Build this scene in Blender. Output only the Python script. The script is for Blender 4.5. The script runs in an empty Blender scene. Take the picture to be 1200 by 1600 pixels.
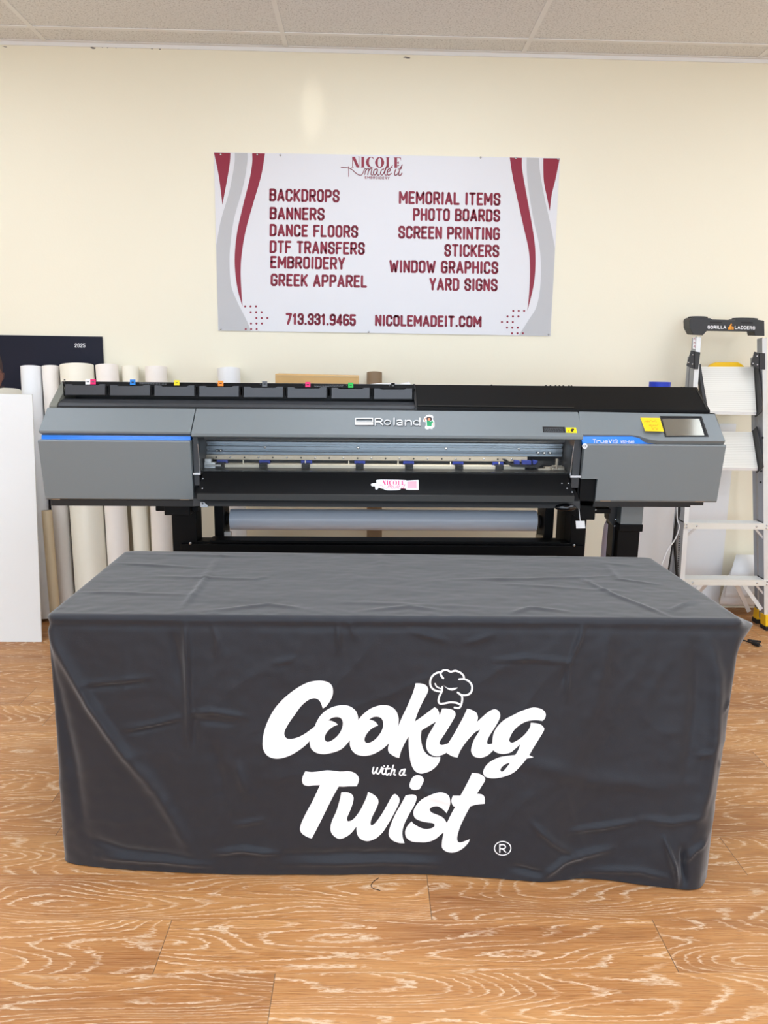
import bpy, bmesh, math, random
from mathutils import Vector, noise, geometry
random.seed(7)
scene = bpy.context.scene
COL = scene.collection

# ------------------------------------------------------------------ camera
FL, PITCH, YAW, ROLL, CAMH, YW = 1191.35, 0.1960, 0.0225, 0.0155, 1.4134, 4.309
CZ = 2.982
def basis():
    cy, sy, cp, sp = math.cos(YAW), math.sin(YAW), math.cos(PITCH), math.sin(PITCH)
    f = Vector((sy*cp, cy*cp, -sp)); r = Vector((cy, -sy, 0)); d = f.cross(r)
    c, s = math.cos(ROLL), math.sin(ROLL)
    return f, r*c - d*s, r*s + d*c
FW, RI, DN = basis()
EYE = Vector((0, 0, CAMH))
cam = bpy.data.cameras.new('camera'); camo = bpy.data.objects.new('camera', cam); COL.objects.link(camo)
from mathutils import Matrix
camo.matrix_world = Matrix(((RI.x, -DN.x, -FW.x, 0), (RI.y, -DN.y, -FW.y, 0), (RI.z, -DN.z, -FW.z, CAMH), (0, 0, 0, 1)))
cam.sensor_width = 36; cam.sensor_fit = 'AUTO'; cam.lens = FL*36/1600; cam.clip_start = .05
scene.camera = camo
def ray(px, py): return (FW + RI*((px-600)/FL) + DN*((py-800)/FL))
def P(px, py, Y): d = ray(px, py); return EYE + d*(Y/d.y)
def PZ(px, py, z): d = ray(px, py); return EYE + d*((z-CAMH)/d.z)
def hit(px, py, p0, n): d = ray(px, py); return EYE + d*((Vector(p0)-EYE).dot(n)/d.dot(n))
def plane_map(p0, n, off):
    n = Vector(n).normalized()
    if n.dot(EYE-Vector(p0)) < 0: n = -n
    p = Vector(p0)+n*off
    return lambda x, y: hit(x, y, p, n)
def ymap(Y): return lambda x, y: P(x, y, Y)

# ------------------------------------------------------------------ light
scene.view_settings.view_transform = 'Standard'; scene.view_settings.look = 'None'
scene.view_settings.exposure = 0.09; scene.view_settings.gamma = 1
scene.view_settings.use_curve_mapping = False
w = bpy.data.worlds.new('world'); scene.world = w; w.use_nodes = True
w.node_tree.nodes['Background'].inputs[0].default_value = (.8, .9, 1, 1)
w.node_tree.nodes['Background'].inputs[1].default_value = .6
def area(name, loc, rot, sx, sy, energy, col):
    l = bpy.data.lights.new(name, 'AREA'); l.shape = 'RECTANGLE'; l.size = sx; l.size_y = sy; l.energy = energy; l.color = col
    o = bpy.data.objects.new(name, l); o.location = loc; o.rotation_euler = rot; COL.objects.link(o); return o
WINDOW_W, PANEL_E, NEAR_FILL_E = 155, 8.8, 4.0
area('shopfront_daylight', (0.2, -3.35, 1.45), (math.pi/2, 0, 0), 6.0, 2.1, WINDOW_W, (.71, .85, 1.0))
# patch of sunlight glancing off something by the shopfront on to the wall
gl = bpy.data.lights.new('sun_glint', 'SPOT'); gl.energy = 170; gl.spot_size = math.radians(3.6); gl.spot_blend = 1; gl.shadow_soft_size = .01; gl.color = (1, .97, .92)
go = bpy.data.objects.new('sun_glint', gl); COL.objects.link(go); go.location = (.2, -1.5, 1.75)
go.rotation_euler = (P(488, 172, YW)-go.location).to_track_quat('-Z', 'Y').to_euler(); go.scale = (.45, 1, 1)

# ------------------------------------------------------------------ materials
def lin(c): return tuple((v/255/12.92 if v/255 <= .04045 else ((v/255+.055)/1.055)**2.4) for v in c)
MATS = {}
def mat(name, rgb, rough=.5, metal=0, spec=.5, bump=0, bscale=200, var=0, vscale=6, emit=0, coat=0, sheen=0):
    if name in MATS: return MATS[name]
    m = bpy.data.materials.new(name); m.use_nodes = True; nt = m.node_tree; b = nt.nodes['Principled BSDF']
    c = lin(rgb); b.inputs['Base Color'].default_value = (*c, 1)
    b.inputs['Roughness'].default_value = rough; b.inputs['Metallic'].default_value = metal
    b.inputs['Specular IOR Level'].default_value = spec; b.inputs['Coat Weight'].default_value = coat
    b.inputs['Sheen Weight'].default_value = sheen
    if emit:
        b.inputs['Emission Color'].default_value = (*c, 1); b.inputs['Emission Strength'].default_value = emit
    if bump or var:
        tc = nt.nodes.new('ShaderNodeTexCoord')
    if var:
        n = nt.nodes.new('ShaderNodeTexNoise'); n.inputs['Scale'].default_value = vscale; n.inputs['Detail'].default_value = 4
        nt.links.new(tc.outputs['Object'], n.inputs['Vector'])
        r = nt.nodes.new('ShaderNodeValToRGB'); r.color_ramp.elements[0].position = .3; r.color_ramp.elements[1].position = .7
        r.color_ramp.elements[0].color = (*[v*(1-var) for v in c], 1); r.color_ramp.elements[1].color = (*[min(1, v*(1+var)) for v in c], 1)
        nt.links.new(n.outputs['Fac'], r.inputs['Fac']); nt.links.new(r.outputs['Color'], b.inputs['Base Color'])
    if bump:
        n = nt.nodes.new('ShaderNodeTexNoise'); n.inputs['Scale'].default_value = bscale; n.inputs['Detail'].default_value = 2
        nt.links.new(tc.outputs['Object'], n.inputs['Vector'])
        bp = nt.nodes.new('ShaderNodeBump'); bp.inputs['Strength'].default_value = bump; bp.inputs['Distance'].default_value = .002
        nt.links.new(n.outputs['Fac'], bp.inputs['Height']); nt.links.new(bp.outputs['Normal'], b.inputs['Normal'])
    MATS[name] = m; return m

M_wall = mat('cream_wall_paint', (246, 239, 218), .75, bump=.15, bscale=90, spec=.25)
M_white_wall = mat('white_side_wall', (225, 222, 214), .8)
M_grid = mat('ceiling_grid_metal', (240, 239, 238), .6)
M_banner = mat('banner_vinyl', (229, 228, 232), .42, spec=.4)
M_red = mat('burgundy_ink', (142, 8, 46), .45)
M_bgrey = mat('banner_grey_ink', (192, 191, 193), .45)
M_gray = mat('printer_grey_paint', (120, 126, 128), .38, bump=.05, bscale=900)
M_dgray = mat('printer_dark_grey', (52, 54, 57), .42, bump=.05, bscale=900)
M_black = mat('printer_black', (11, 11, 12), .5, spec=.14)
M_lip = mat('black_metal_lip', (48, 47, 45), .3, metal=.3)
M_deep = mat('deep_black', (9, 9, 11), .45)
M_blue = mat('blue_strip', (0, 128, 240), .18, spec=.6)
M_dblue = mat('blue_plastic', (32, 52, 150), .4)
M_alu = mat('brushed_aluminium', (224, 226, 228), .36, metal=.5, var=.05, vscale=3)
M_alu_shaded = mat('shaded_aluminium', (160, 164, 172), .4, metal=.5)  # darker copy of the aluminium, shade of the rail sides put into the colour
M_tread = mat('ribbed_aluminium_tread', (236, 233, 224), .55, metal=.1)
M_steel = mat('steel', (190, 192, 195), .25, metal=.9)
M_railblue = mat('anodised_rail', (118, 130, 142), .3, metal=.6)
M_beige = mat('carriage_steel_strip', (178, 168, 152), .35, metal=.5)
M_white = mat('white_plastic', (240, 240, 240), .4)
M_cream = mat('cream_platen', (236, 230, 214), .5)
M_wht = mat('white_ink', (248, 248, 250), .45)
M_paper = mat('white_paper', (245, 245, 246), .6)
M_foam = mat('foam_board_white', (236, 236, 235), .6)
M_pinkpaper = mat('pinkish_paper', (250, 242, 234), .55)
M_creampaper = mat('cream_paper', (249, 243, 226), .45)
M_mediaroll = mat('grey_white_media', (232, 240, 255), .3)
M_kraft = mat('kraft_tan', (205, 184, 150), .6)
M_brown = mat('brown_tube', (140, 115, 88), .6)
M_card = mat('cardboard', (214, 172, 112), .7, var=.05)
M_navy = mat('poster_navy', (19, 22, 40), .5, spec=.25)
M_skin = mat('print_brown', (105, 62, 48), .5)
M_hair = mat('print_dark_brown', (48, 26, 24), .5)
M_yellow = mat('yellow_plastic', (246, 196, 12), .4)
M_note = mat('yellow_note_paper', (255, 206, 20), .7)
M_pen = mat('orange_pen', (214, 130, 20), .7)
M_pink = mat('pink_label', (236, 20, 110), .45)
M_cyan = mat('cyan_label', (10, 130, 220), .45)
M_yel = mat('yellow_label', (250, 225, 0), .45)
M_org = mat('orange_label', (250, 140, 15), .45)
M_lgray = mat('grey_label', (95, 98, 102), .45)
M_grn = mat('green_label', (20, 190, 70), .45)
M_shirt = mat('green_shirt_print', (0, 150, 90), .45)
M_tan = mat('tan_print', (205, 140, 100), .5)
M_slot = mat('ink_tray_front', (66, 67, 71), .3, spec=.4)
M_screen = mat('touch_screen_glass', (150, 147, 136), .10, metal=.7)
M_rubber = mat('black_rubber', (20, 20, 22), .6)
M_blkplast = mat('black_moulded_plastic', (44, 44, 46), .5, bump=.1, bscale=500)
M_orange = mat('orange_emblem', (245, 160, 40), .5)
M_lightpink = mat('pale_pink_print', (240, 175, 190), .6)
M_hotpink = mat('hot_pink_print', (245, 70, 140), .5)
M_dust = mat('scuff_grey', (120, 112, 105), .8)
M_thread = mat('black_thread', (40, 30, 28), .8)
M_navytrim = mat('navy_edge', (20, 28, 60), .6)

def m_cloth():
    m = mat('black_polyester_cloth', (16, 20, 31), .52, spec=.36, sheen=.42)
    nt = m.node_tree; b = nt.nodes['Principled BSDF']; tc = nt.nodes.new('ShaderNodeTexCoord')
    n = nt.nodes.new('ShaderNodeTexNoise'); n.inputs['Scale'].default_value = 700; n.inputs['Detail'].default_value = 1
    mp = nt.nodes.new('ShaderNodeMapping'); mp.inputs['Scale'].default_value = (.35, 1, 1.2)
    nt.links.new(tc.outputs['Object'], mp.inputs['Vector']); nt.links.new(mp.outputs[0], n.inputs['Vector'])
    bp = nt.nodes.new('ShaderNodeBump'); bp.inputs['Strength'].default_value = .25; bp.inputs['Distance'].default_value = .001
    nt.links.new(n.outputs['Fac'], bp.inputs['Height']); nt.links.new(bp.outputs['Normal'], b.inputs['Normal'])
    return m
M_cloth = m_cloth()

def m_glass():
    m = bpy.data.materials.new('window_glass'); m.use_nodes = True; nt = m.node_tree; nt.nodes.clear()
    out = nt.nodes.new('ShaderNodeOutputMaterial'); mx = nt.nodes.new('ShaderNodeMixShader')
    t = nt.nodes.new('ShaderNodeBsdfTransparent'); t.inputs[0].default_value = (.95, .95, .94, 1)
    g = nt.nodes.new('ShaderNodeBsdfGlossy'); g.inputs['Roughness'].default_value = .03
    f = nt.nodes.new('ShaderNodeFresnel'); f.inputs['IOR'].default_value = 1.6
    nt.links.new(f.outputs[0], mx.inputs[0]); nt.links.new(t.outputs[0], mx.inputs[1]); nt.links.new(g.outputs[0], mx.inputs[2])
    nt.links.new(mx.outputs[0], out.inputs[0]); return m
M_glass = m_glass()
def m_film():
    m = bpy.data.materials.new('clear_film'); m.use_nodes = True; nt = m.node_tree; nt.nodes.clear()
    out = nt.nodes.new('ShaderNodeOutputMaterial'); mx = nt.nodes.new('ShaderNodeMixShader'); mx.inputs[0].default_value = .72
    t = nt.nodes.new('ShaderNodeBsdfTransparent'); g = nt.nodes.new('ShaderNodeBsdfPrincipled')
    g.inputs['Base Color'].default_value = (*lin((190, 180, 205)), 1); g.inputs['Roughness'].default_value = .15
    nt.links.new(t.outputs[0], mx.inputs[1]); nt.links.new(g.outputs[0], mx.inputs[2]); nt.links.new(mx.outputs[0], out.inputs[0]); return m
M_film = m_film()

class NT:
    def __init__(s, m): s.nt = m.node_tree; s.l = s.nt.links
    def n(s, t, **k):
        o = s.nt.nodes.new(t)
        for a, v in k.items(): setattr(o, a, v)
        return o
    def math(s, op, a, b=None, c=None):
        o = s.n('ShaderNodeMath', operation=op)
        for i, v in enumerate((a, b, c)):
            if v is None: continue
            if isinstance(v, (int, float)): o.inputs[i].default_value = v
            else: s.l.new(v, o.inputs[i])
        return o.outputs[0]
    def ramp(s, fac, stops):
        o = s.n('ShaderNodeValToRGB'); e = o.color_ramp.elements
        while len(e) < len(stops): e.new(.5)
        for i, (p, c) in enumerate(stops): e[i].position = p; e[i].color = (*c, 1) if len(c) == 3 else c
        s.l.new(fac, o.inputs[0]); return o.outputs[0]
    def mix(s, fac, a, b, blend='MIX'):
        o = s.n('ShaderNodeMix', data_type='RGBA', blend_type=blend)
        for i, v in ((0, fac), (6, a), (7, b)):
            if isinstance(v, (int, float)): o.inputs[i].default_value = v
            elif isinstance(v, tuple): o.inputs[i].default_value = (*v, 1)
            else: s.l.new(v, o.inputs[i])
        return o.outputs[2]
PLW, PLL, PLY0 = .175, 1.24, .147   # plank width, length, row offset
def m_floor():
    m = bpy.data.materials.new('oak_vinyl_plank'); m.use_nodes = True; k = NT(m); b = k.nt.nodes['Principled BSDF']
    tc = k.n('ShaderNodeTexCoord'); sp = k.n('ShaderNodeSeparateXYZ'); k.l.new(tc.outputs['Object'], sp.inputs[0])
    X, Y = sp.outputs[0], sp.outputs[1]
    ry = k.math('DIVIDE', k.math('SUBTRACT', Y, PLY0), PLW); row = k.math('FLOOR', ry); fy = k.math('FRACT', ry)
    wn = k.n('ShaderNodeTexWhiteNoise', noise_dimensions='1D'); k.l.new(row, wn.inputs['W'])
    off = k.math('MULTIPLY', wn.outputs['Value'], 7.3)
    for r_, o_ in ((7, .165), (8, .395), (9, .857), (10, .123)):      # board ends read off the photograph
        is_r = k.math('COMPARE', row, r_, .1); off = k.math('ADD', k.math('MULTIPLY', off, k.math('SUBTRACT', 1, is_r)), k.math('MULTIPLY', is_r, o_))
    rx = k.math('ADD', k.math('DIVIDE', X, PLL), off); col = k.math('FLOOR', rx); fx = k.math('FRACT', rx)
    pid = k.math('ADD', k.math('MULTIPLY', row, 17.13), k.math('MULTIPLY', col, 5.71))
    w2 = k.n('ShaderNodeTexWhiteNoise', noise_dimensions='1D'); k.l.new(pid, w2.inputs['W'])
    pr = w2.outputs['Value']
    def vec(sx, sy, off):
        c = k.n('ShaderNodeCombineXYZ')
        k.l.new(k.math('ADD', k.math('MULTIPLY', X, sx), k.math('MULTIPLY', pr, off)), c.inputs[0])
        k.l.new(k.math('MULTIPLY', Y, sy), c.inputs[1]); k.l.new(k.math('MULTIPLY', pr, 31.7), c.inputs[2]); return c.outputs[0]
    def ns(v, sc, det, dist=0, rough=.5):
        o = k.n('ShaderNodeTexNoise'); o.inputs['Scale'].default_value = sc; o.inputs['Detail'].default_value = det
        o.inputs['Distortion'].default_value = dist; o.inputs['Roughness'].default_value = rough; k.l.new(v, o.inputs['Vector']); return o.outputs['Fac']
    # cathedral rings: contour lines of a long stretched noise
    base = ns(vec(1.15, 6.0, 50), 1.0, 1.2)
    jig = ns(vec(45, 190, 13), 1.0, 3)
    cont = k.math('ADD', k.math('MULTIPLY', base, 30), k.math('MULTIPLY', jig, .75))
    fr = k.math('FRACT', cont)
    line = k.ramp(fr, [(0, (0, 0, 0)), (.66, (0, 0, 0)), (.86, (1, 1, 1)), (.90, (.5, .5, .5)), (.97, (0, 0, 0))])
    brk = k.ramp(ns(vec(7, 60, 77), 1.0, 5), [(.34, (0, 0, 0)), (.58, (1, 1, 1))])
    fine = ns(vec(9, 420, 21), 1.0, 3)
    pores = k.ramp(ns(vec(22, 520, 91), 1.0, 2), [(.34, (1, 1, 1)), (.44, (0, 0, 0))])
    tone = ns(vec(1.6, 9, 29), 1.0, 3)
    c0 = k.ramp(tone, [(.25, lin((152, 93, 48))), (.5, lin((190, 129, 72))), (.78, lin((214, 156, 95)))])
    c0 = k.mix(k.math('MULTIPLY', k.ramp(fr, [(0, (1, 1, 1)), (.7, (0, 0, 0))]), .22), c0, lin((140, 86, 46)))
    c1 = k.mix(k.math('MULTIPLY', k.ramp(fine, [(.35, (0, 0, 0)), (.68, (1, 1, 1))]), .35), c0, lin((218, 176, 126)))
    c2 = k.mix(k.math('MULTIPLY', pores, .42), c1, lin((122, 78, 48)))
    c3 = k.mix(k.math('MULTIPLY', k.math('MULTIPLY', line, brk), .72), c2, lin((242, 220, 190)))
    c4 = k.mix(k.math('MULTIPLY', k.math('SUBTRACT', pr, .5), .35), c3, lin((120, 80, 50)))
    ed = k.math('MAXIMUM', k.math('LESS_THAN', k.math('MULTIPLY', fx, PLL), .0022), k.math('MULTIPLY', k.math('LESS_THAN', k.math('MULTIPLY', fy, PLW), .0012), .35))
    c5 = k.mix(k.math('MULTIPLY', ed, .75), c4, lin((92, 78, 62)))
    k.l.new(c5, b.inputs['Base Color']); b.inputs['Roughness'].default_value = .48; b.inputs['Specular IOR Level'].default_value = .35
    return m
M_floor = m_floor()
def m_ceiling():
    m = bpy.data.materials.new('acoustic_tile'); m.use_nodes = True; k = NT(m); b = k.nt.nodes['Principled BSDF']
    tc = k.n('ShaderNodeTexCoord')
    o = k.n('ShaderNodeTexNoise'); o.inputs['Scale'].default_value = 120; o.inputs['Detail'].default_value = 4; k.l.new(tc.outputs['Object'], o.inputs['Vector'])
    c = k.ramp(o.outputs['Fac'], [(.30, lin((196, 194, 192))), (.46, lin((230, 229, 228))), (.7, lin((238, 237, 236)))])
    k.l.new(c, b.inputs['Base Color']); b.inputs['Roughness'].default_value = .95
    bp = k.n('ShaderNodeBump'); bp.inputs['Strength'].default_value = .35; bp.inputs['Distance'].default_value = .003
    k.l.new(o.outputs['Fac'], bp.inputs['Height']); k.l.new(bp.outputs[0], b.inputs['Normal']); return m
M_ceil = m_ceiling()

# ------------------------------------------------------------------ mesh helpers
class MB:
    def __init__(s): s.v = []; s.f = []; s.mi = []
    def add(s, vs, fs, mi=0):
        o = len(s.v); s.v += [Vector(v) for v in vs]; s.f += [tuple(i+o for i in f) for f in fs]; s.mi += [mi]*len(fs); return s
    def box(s, a, b, mi=0):
        (x0, y0, z0), (x1, y1, z1) = a, b
        return s.add([(x0,y0,z0),(x1,y0,z0),(x1,y1,z0),(x0,y1,z0),(x0,y0,z1),(x1,y0,z1),(x1,y1,z1),(x0,y1,z1)],
                     [(0,3,2,1),(4,5,6,7),(0,1,5,4),(1,2,6,5),(2,3,7,6),(3,0,4,7)], mi)
    def prism(s, prof, x0, x1, mi=0):      # profile of (Y, Z)
        n = len(prof); vs = [(x0, y, z) for y, z in prof]+[(x1, y, z) for y, z in prof]
        return s.add(vs, [tuple(range(n)), tuple(range(2*n-1, n-1, -1))]+[(i, i+n, (i+1) % n+n, (i+1) % n) for i in range(n)], mi)
    def slab(s, pts, off, mi=0):           # polygon of points extruded by vector
        n = len(pts); off = Vector(off); vs = [Vector(p) for p in pts]; vs += [v+off for v in vs]
        tri = geometry.tessellate_polygon([vs[:n]])
        fs = [tuple(t) for t in tri]+[tuple(i+n for i in reversed(t)) for t in tri]+[(i, i+n, (i+1) % n+n, (i+1) % n) for i in range(n)]
        return s.add(vs, fs, mi)
    def tube(s, path, r, seg=10, mi=0, cap=True):
        path = [Vector(p) for p in path]; rings = []; rr = r if isinstance(r, (list, tuple)) else [r]*len(path); up = None
        for i, p in enumerate(path):
            d = (path[min(i+1, len(path)-1)]-path[max(i-1, 0)]).normalized()
            if up is None: up = Vector((0, 0, 1)) if abs(d.z) < .9 else Vector((1, 0, 0))
            a = d.cross(up).normalized(); b = a.cross(d).normalized(); up = b
            rings.append([p+a*math.cos(t)*rr[i]+b*math.sin(t)*rr[i] for t in (2*math.pi*k/seg for k in range(seg))])
        vs = [v for g in rings for v in g]; n = len(path)
        fs = [(i*seg+k, i*seg+(k+1) % seg, (i+1)*seg+(k+1) % seg, (i+1)*seg+k) for i in range(n-1) for k in range(seg)]
        if cap: fs += [tuple(reversed(range(seg))), tuple(range((n-1)*seg, n*seg))]
        return s.add(vs, fs, mi)
    def bar(s, a, b, wx, wy, mi=0, ref=(1, 0, 0)):   # rectangular bar from a to b; wx across ref
        a, b = Vector(a), Vector(b); d = (b-a).normalized(); rx = Vector(ref); rx = (rx-d*rx.dot(d)).normalized(); ry = d.cross(rx)
        vs = [p+rx*sx*wx/2+ry*sy*wy/2 for p in (a, b) for sx, sy in ((-1,-1),(1,-1),(1,1),(-1,1))]
        return s.add(vs, [(0,1,2,3),(7,6,5,4),(0,4,5,1),(1,5,6,2),(2,6,7,3),(3,7,4,0)], mi)
    def dome(s, c, n, r, h=None, mi=0, seg=10):
        c = Vector(c); n = Vector(n).normalized(); h = h or r*.5; a = n.orthogonal().normalized(); b = n.cross(a)
        vs = []
        for t, q in ((1, 0), (.92, .5), (.6, .85)):
            vs += [c+(a*math.cos(2*math.pi*k/seg)+b*math.sin(2*math.pi*k/seg))*r*t+n*h*q for k in range(seg)]
        vs.append(c+n*h)
        fs = [(i*seg+k, i*seg+(k+1) % seg, (i+1)*seg+(k+1) % seg, (i+1)*seg+k) for i in range(2) for k in range(seg)]
        fs += [(2*seg+k, 2*seg+(k+1) % seg, 3*seg) for k in range(seg)]
        return s.add(vs, fs, mi)
    # ---- flat graphics given in photograph coordinates through a mapping on to a real surface
    def gpoly(s, pts, mp, mi=0, holes=()):
        loops = [[Vector((p[0], p[1], 0)) for p in l] for l in (pts, *holes)]
        tri = geometry.tessellate_polygon(loops); flat = [p for l in loops for p in l]
        return s.add([mp(p.x, p.y) for p in flat], [tuple(t) for t in tri], mi)
    def gstroke(s, pts, wd, mp, mi=0, rnd=True):
        for i in range(len(pts)-1):
            (x0, y0), (x1, y1) = pts[i][:2], pts[i+1][:2]; L = math.hypot(x1-x0, y1-y0)
            if L < 1e-6: continue
            w0 = wd[i] if isinstance(wd, (list, tuple)) else wd; w1 = wd[i+1] if isinstance(wd, (list, tuple)) else wd
            nx, ny = -(y1-y0)/L/2, (x1-x0)/L/2
            s.gpoly([(x0+nx*w0, y0+ny*w0), (x1+nx*w1, y1+ny*w1), (x1-nx*w1, y1-ny*w1), (x0-nx*w0, y0-ny*w0)], mp, mi)
        if rnd:
            for i, p in enumerate(pts):
                r = (wd[i] if isinstance(wd, (list, tuple)) else wd)/2
                s.gpoly([(p[0]+r*math.cos(t), p[1]+r*math.sin(t)) for t in (k*math.pi/4+.39 for k in range(8))], mp, mi)
        return s
    def gtext(s, txt, x0, y0, x1, y1, cap, wd, mp, mi=0, sp=.32, font=None, joint=True, slant=0):
        """stroke lettering: baseline from (x0,y0) to (x1,y1), cap height in the same units"""
        adv = []; tot = 0
        for ch in txt:
            wdt = GW.get(ch, .62); adv.append((tot, wdt)); tot += wdt+sp
        tot -= sp; L = math.hypot(x1-x0, y1-y0); ux, uy = (x1-x0)/L, (y1-y0)/L; vx, vy = uy, -ux; k = (L-wd)/tot; cp = cap-wd
        def q(x, y): return (x0+ux*(wd/2+x*k)+vx*(wd/2+y*cp)+slant*y*ux*cap, y0+uy*(wd/2+x*k)+vy*(wd/2+y*cp))
        for ch, (o, wdt) in zip(txt, adv):
            for st in GL.get(ch, ()): s.gstroke([q(o+x*wdt, y) for x, y in st], wd, mp, mi, joint)
        return s
    def build(s, name, mats, parent=None, smooth=False, bevel=0, recalc=True, merge=False):
        if not isinstance(mats, (list, tuple)): mats = [mats]
        me = bpy.data.meshes.new(name); off = wloc(parent)
        me.from_pydata([tuple(v-off) for v in s.v], [], s.f)
        for m in mats: me.materials.append(m)
        for p, mi in zip(me.polygons, s.mi): p.material_index = mi; p.use_smooth = smooth
        if recalc or merge:
            bm = bmesh.new(); bm.from_mesh(me)
            if merge: bmesh.ops.remove_doubles(bm, verts=bm.verts, dist=1e-5)
            if recalc: bmesh.ops.recalc_face_normals(bm, faces=bm.faces)
            bm.to_mesh(me); bm.free()
        o = bpy.data.objects.new(name, me); COL.objects.link(o)
        if parent: o.parent = parent
        if bevel:
            b = o.modifiers.new('bevel', 'BEVEL'); b.width = bevel; b.segments = 2; b.limit_method = 'ANGLE'; b.angle_limit = .6
        if smooth == 'auto': pass
        return o
def wloc(o):
    v = Vector()
    while o: v += o.location; o = o.parent
    return v
def thing(name, label, cat, loc, group=None):
    o = bpy.data.objects.new(name, None); COL.objects.link(o); o.location = loc; o.empty_display_size = .1
    return tag(o, label, cat, group)
def tag(o, label, cat, group=None):
    o['label'] = label; o['category'] = cat
    if group: o['group'] = group
    return o
def struct(o): o['kind'] = 'structure'; return o
def auto_smooth(o, ang=40):
    for p in o.data.polygons: p.use_smooth = True
    o.data.set_sharp_from_angle(angle=math.radians(ang)); return o

GL = {
'A': [[(0,0),(.5,1),(1,0)],[(.18,.28),(.82,.28)]],
'B': [[(0,0),(0,1),(.75,1),(1,.88),(1,.65),(.82,.53),(0,.53)],[(.82,.53),(1,.4),(1,.12),(.75,0),(0,0)]],
'C': [[(1,.74),(1,.86),(.75,1),(.25,1),(0,.86),(0,.14),(.25,0),(.75,0),(1,.14),(1,.26)]],
'D': [[(0,0),(0,1),(.7,1),(1,.86),(1,.14),(.7,0),(0,0)]],
'E': [[(1,1),(0,1),(0,0),(1,0)],[(0,.52),(.85,.52)]],
'F': [[(1,1),(0,1),(0,0)],[(0,.50),(.85,.50)]],
'G': [[(1,.80),(1,.86),(.75,1),(.25,1),(0,.86),(0,.14),(.25,0),(.75,0),(1,.14),(1,.48),(.55,.48)]],
'H': [[(0,0),(0,1)],[(1,0),(1,1)],[(0,.5),(1,.5)]],
'I': [[(.5,0),(.5,1)]],
'K': [[(0,0),(0,1)],[(1,1),(.05,.42)],[(.3,.56),(1,0)]],
'L': [[(0,1),(0,0),(1,0)]],
'M': [[(0,0),(0,1),(.5,.3),(1,1),(1,0)]],
'N': [[(0,0),(0,1),(1,0),(1,1)]],
'O': [[(.25,1),(.75,1),(1,.86),(1,.14),(.75,0),(.25,0),(0,.14),(0,.86),(.25,1)]],
'P': [[(0,0),(0,1),(.75,1),(1,.88),(1,.56),(.75,.44),(0,.44)]],
'R': [[(0,0),(0,1),(.75,1),(1,.88),(1,.58),(.75,.46),(0,.46)],[(.5,.46),(1,0)]],
'S': [[(1,.72),(1,.86),(.75,1),(.25,1),(0,.86),(0,.66),(.2,.55),(.8,.45),(1,.34),(1,.14),(.75,0),(.25,0),(0,.14),(0,.28)]],
'T': [[(0,1),(1,1)],[(.5,1),(.5,0)]],
'U': [[(0,1),(0,.14),(.25,0),(.75,0),(1,.14),(1,1)]],
'V': [[(0,1),(.5,0),(1,1)]],
'W': [[(0,1),(.25,0),(.5,.75),(.75,0),(1,1)]],
'Y': [[(0,1),(.5,.42),(1,1)],[(.5,.42),(.5,0)]],
'0': [[(.25,1),(.75,1),(1,.86),(1,.14),(.75,0),(.25,0),(0,.14),(0,.86),(.25,1)]],
'1': [[(.1,.82),(.6,1),(.6,0)]],
'2': [[(0,.72),(0,.86),(.25,1),(.75,1),(1,.86),(1,.64),(0,.1),(0,0),(1,0)]],
'3': [[(0,.74),(0,.86),(.25,1),(.75,1),(1,.86),(1,.65),(.8,.53),(.4,.53)],[(.8,.53),(1,.4),(1,.14),(.75,0),(.25,0),(0,.14),(0,.26)]],
'4': [[(.75,0),(.75,1),(0,.3),(0,.24),(1,.24)]],
'5': [[(1,1),(0,1),(0,.56),(.75,.58),(1,.45),(1,.14),(.75,0),(.25,0),(0,.14),(0,.24)]],
'6': [[(1,.90),(.78,1),(.25,1),(0,.86),(0,.14),(.25,0),(.75,0),(1,.14),(1,.40),(.75,.54),(0,.54)]],
'7': [[(0,1),(1,1),(.35,0)]],
'9': [[(0,.10),(.22,0),(.75,0),(1,.14),(1,.86),(.75,1),(.25,1),(0,.86),(0,.60),(.25,.46),(1,.46)]],
'.': [[(.5,0),(.5,.02)]], '-': [[(0,.5),(1,.5)]],
'r': [[(0,0),(0,.68)],[(0,.55),(.3,.68),(1,.68)]],
'u': [[(0,.68),(0,.12),(.2,0),(.8,0),(1,.12),(1,.68)]],
'e': [[(0,.34),(1,.34),(1,.56),(.8,.68),(.2,.68),(0,.56),(0,.12),(.2,0),(1,0)]],
}
GW = {'I': .12, '.': .12, 'M': .85, 'W': .95, ' ': .18, '1': .4, 'A': .7, 'F': .55, 'L': .52, 'E': .54, 'T': .6, '-': .4}

def cat(pts, n=7, closed=True):
    """Catmull-Rom through points; a point with a third value is a sharp corner"""
    N = len(pts); out = []
    def isC(i): return len(pts[i % N]) > 2
    rng = range(N if closed else N-1)
    for i in rng:
        p1, p2 = pts[i % N][:2], pts[(i+1) % N][:2]
        e0 = isC(i) or (not closed and i == 0); e1 = isC(i+1) or (not closed and i == N-2)
        p0 = p1 if e0 else pts[(i-1) % N][:2]; p3 = p2 if e1 else pts[(i+2) % N][:2]
        for k in range(n):
            t = k/n
            out.append(tuple(.5*(2*p1[a]+(p2[a]-p0[a])*t+(2*p0[a]-5*p1[a]+4*p2[a]-p3[a])*t*t+(3*p1[a]-p0[a]-3*p2[a]+p3[a])*t**3) for a in (0, 1)))
    if not closed: out.append(tuple(pts[-1][:2]))
    return out
def zc(ox, oy, k, pts): return [(ox+p[0]/k, oy+p[1]/k, *p[2:]) for p in pts]

exec_parts = None
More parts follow.
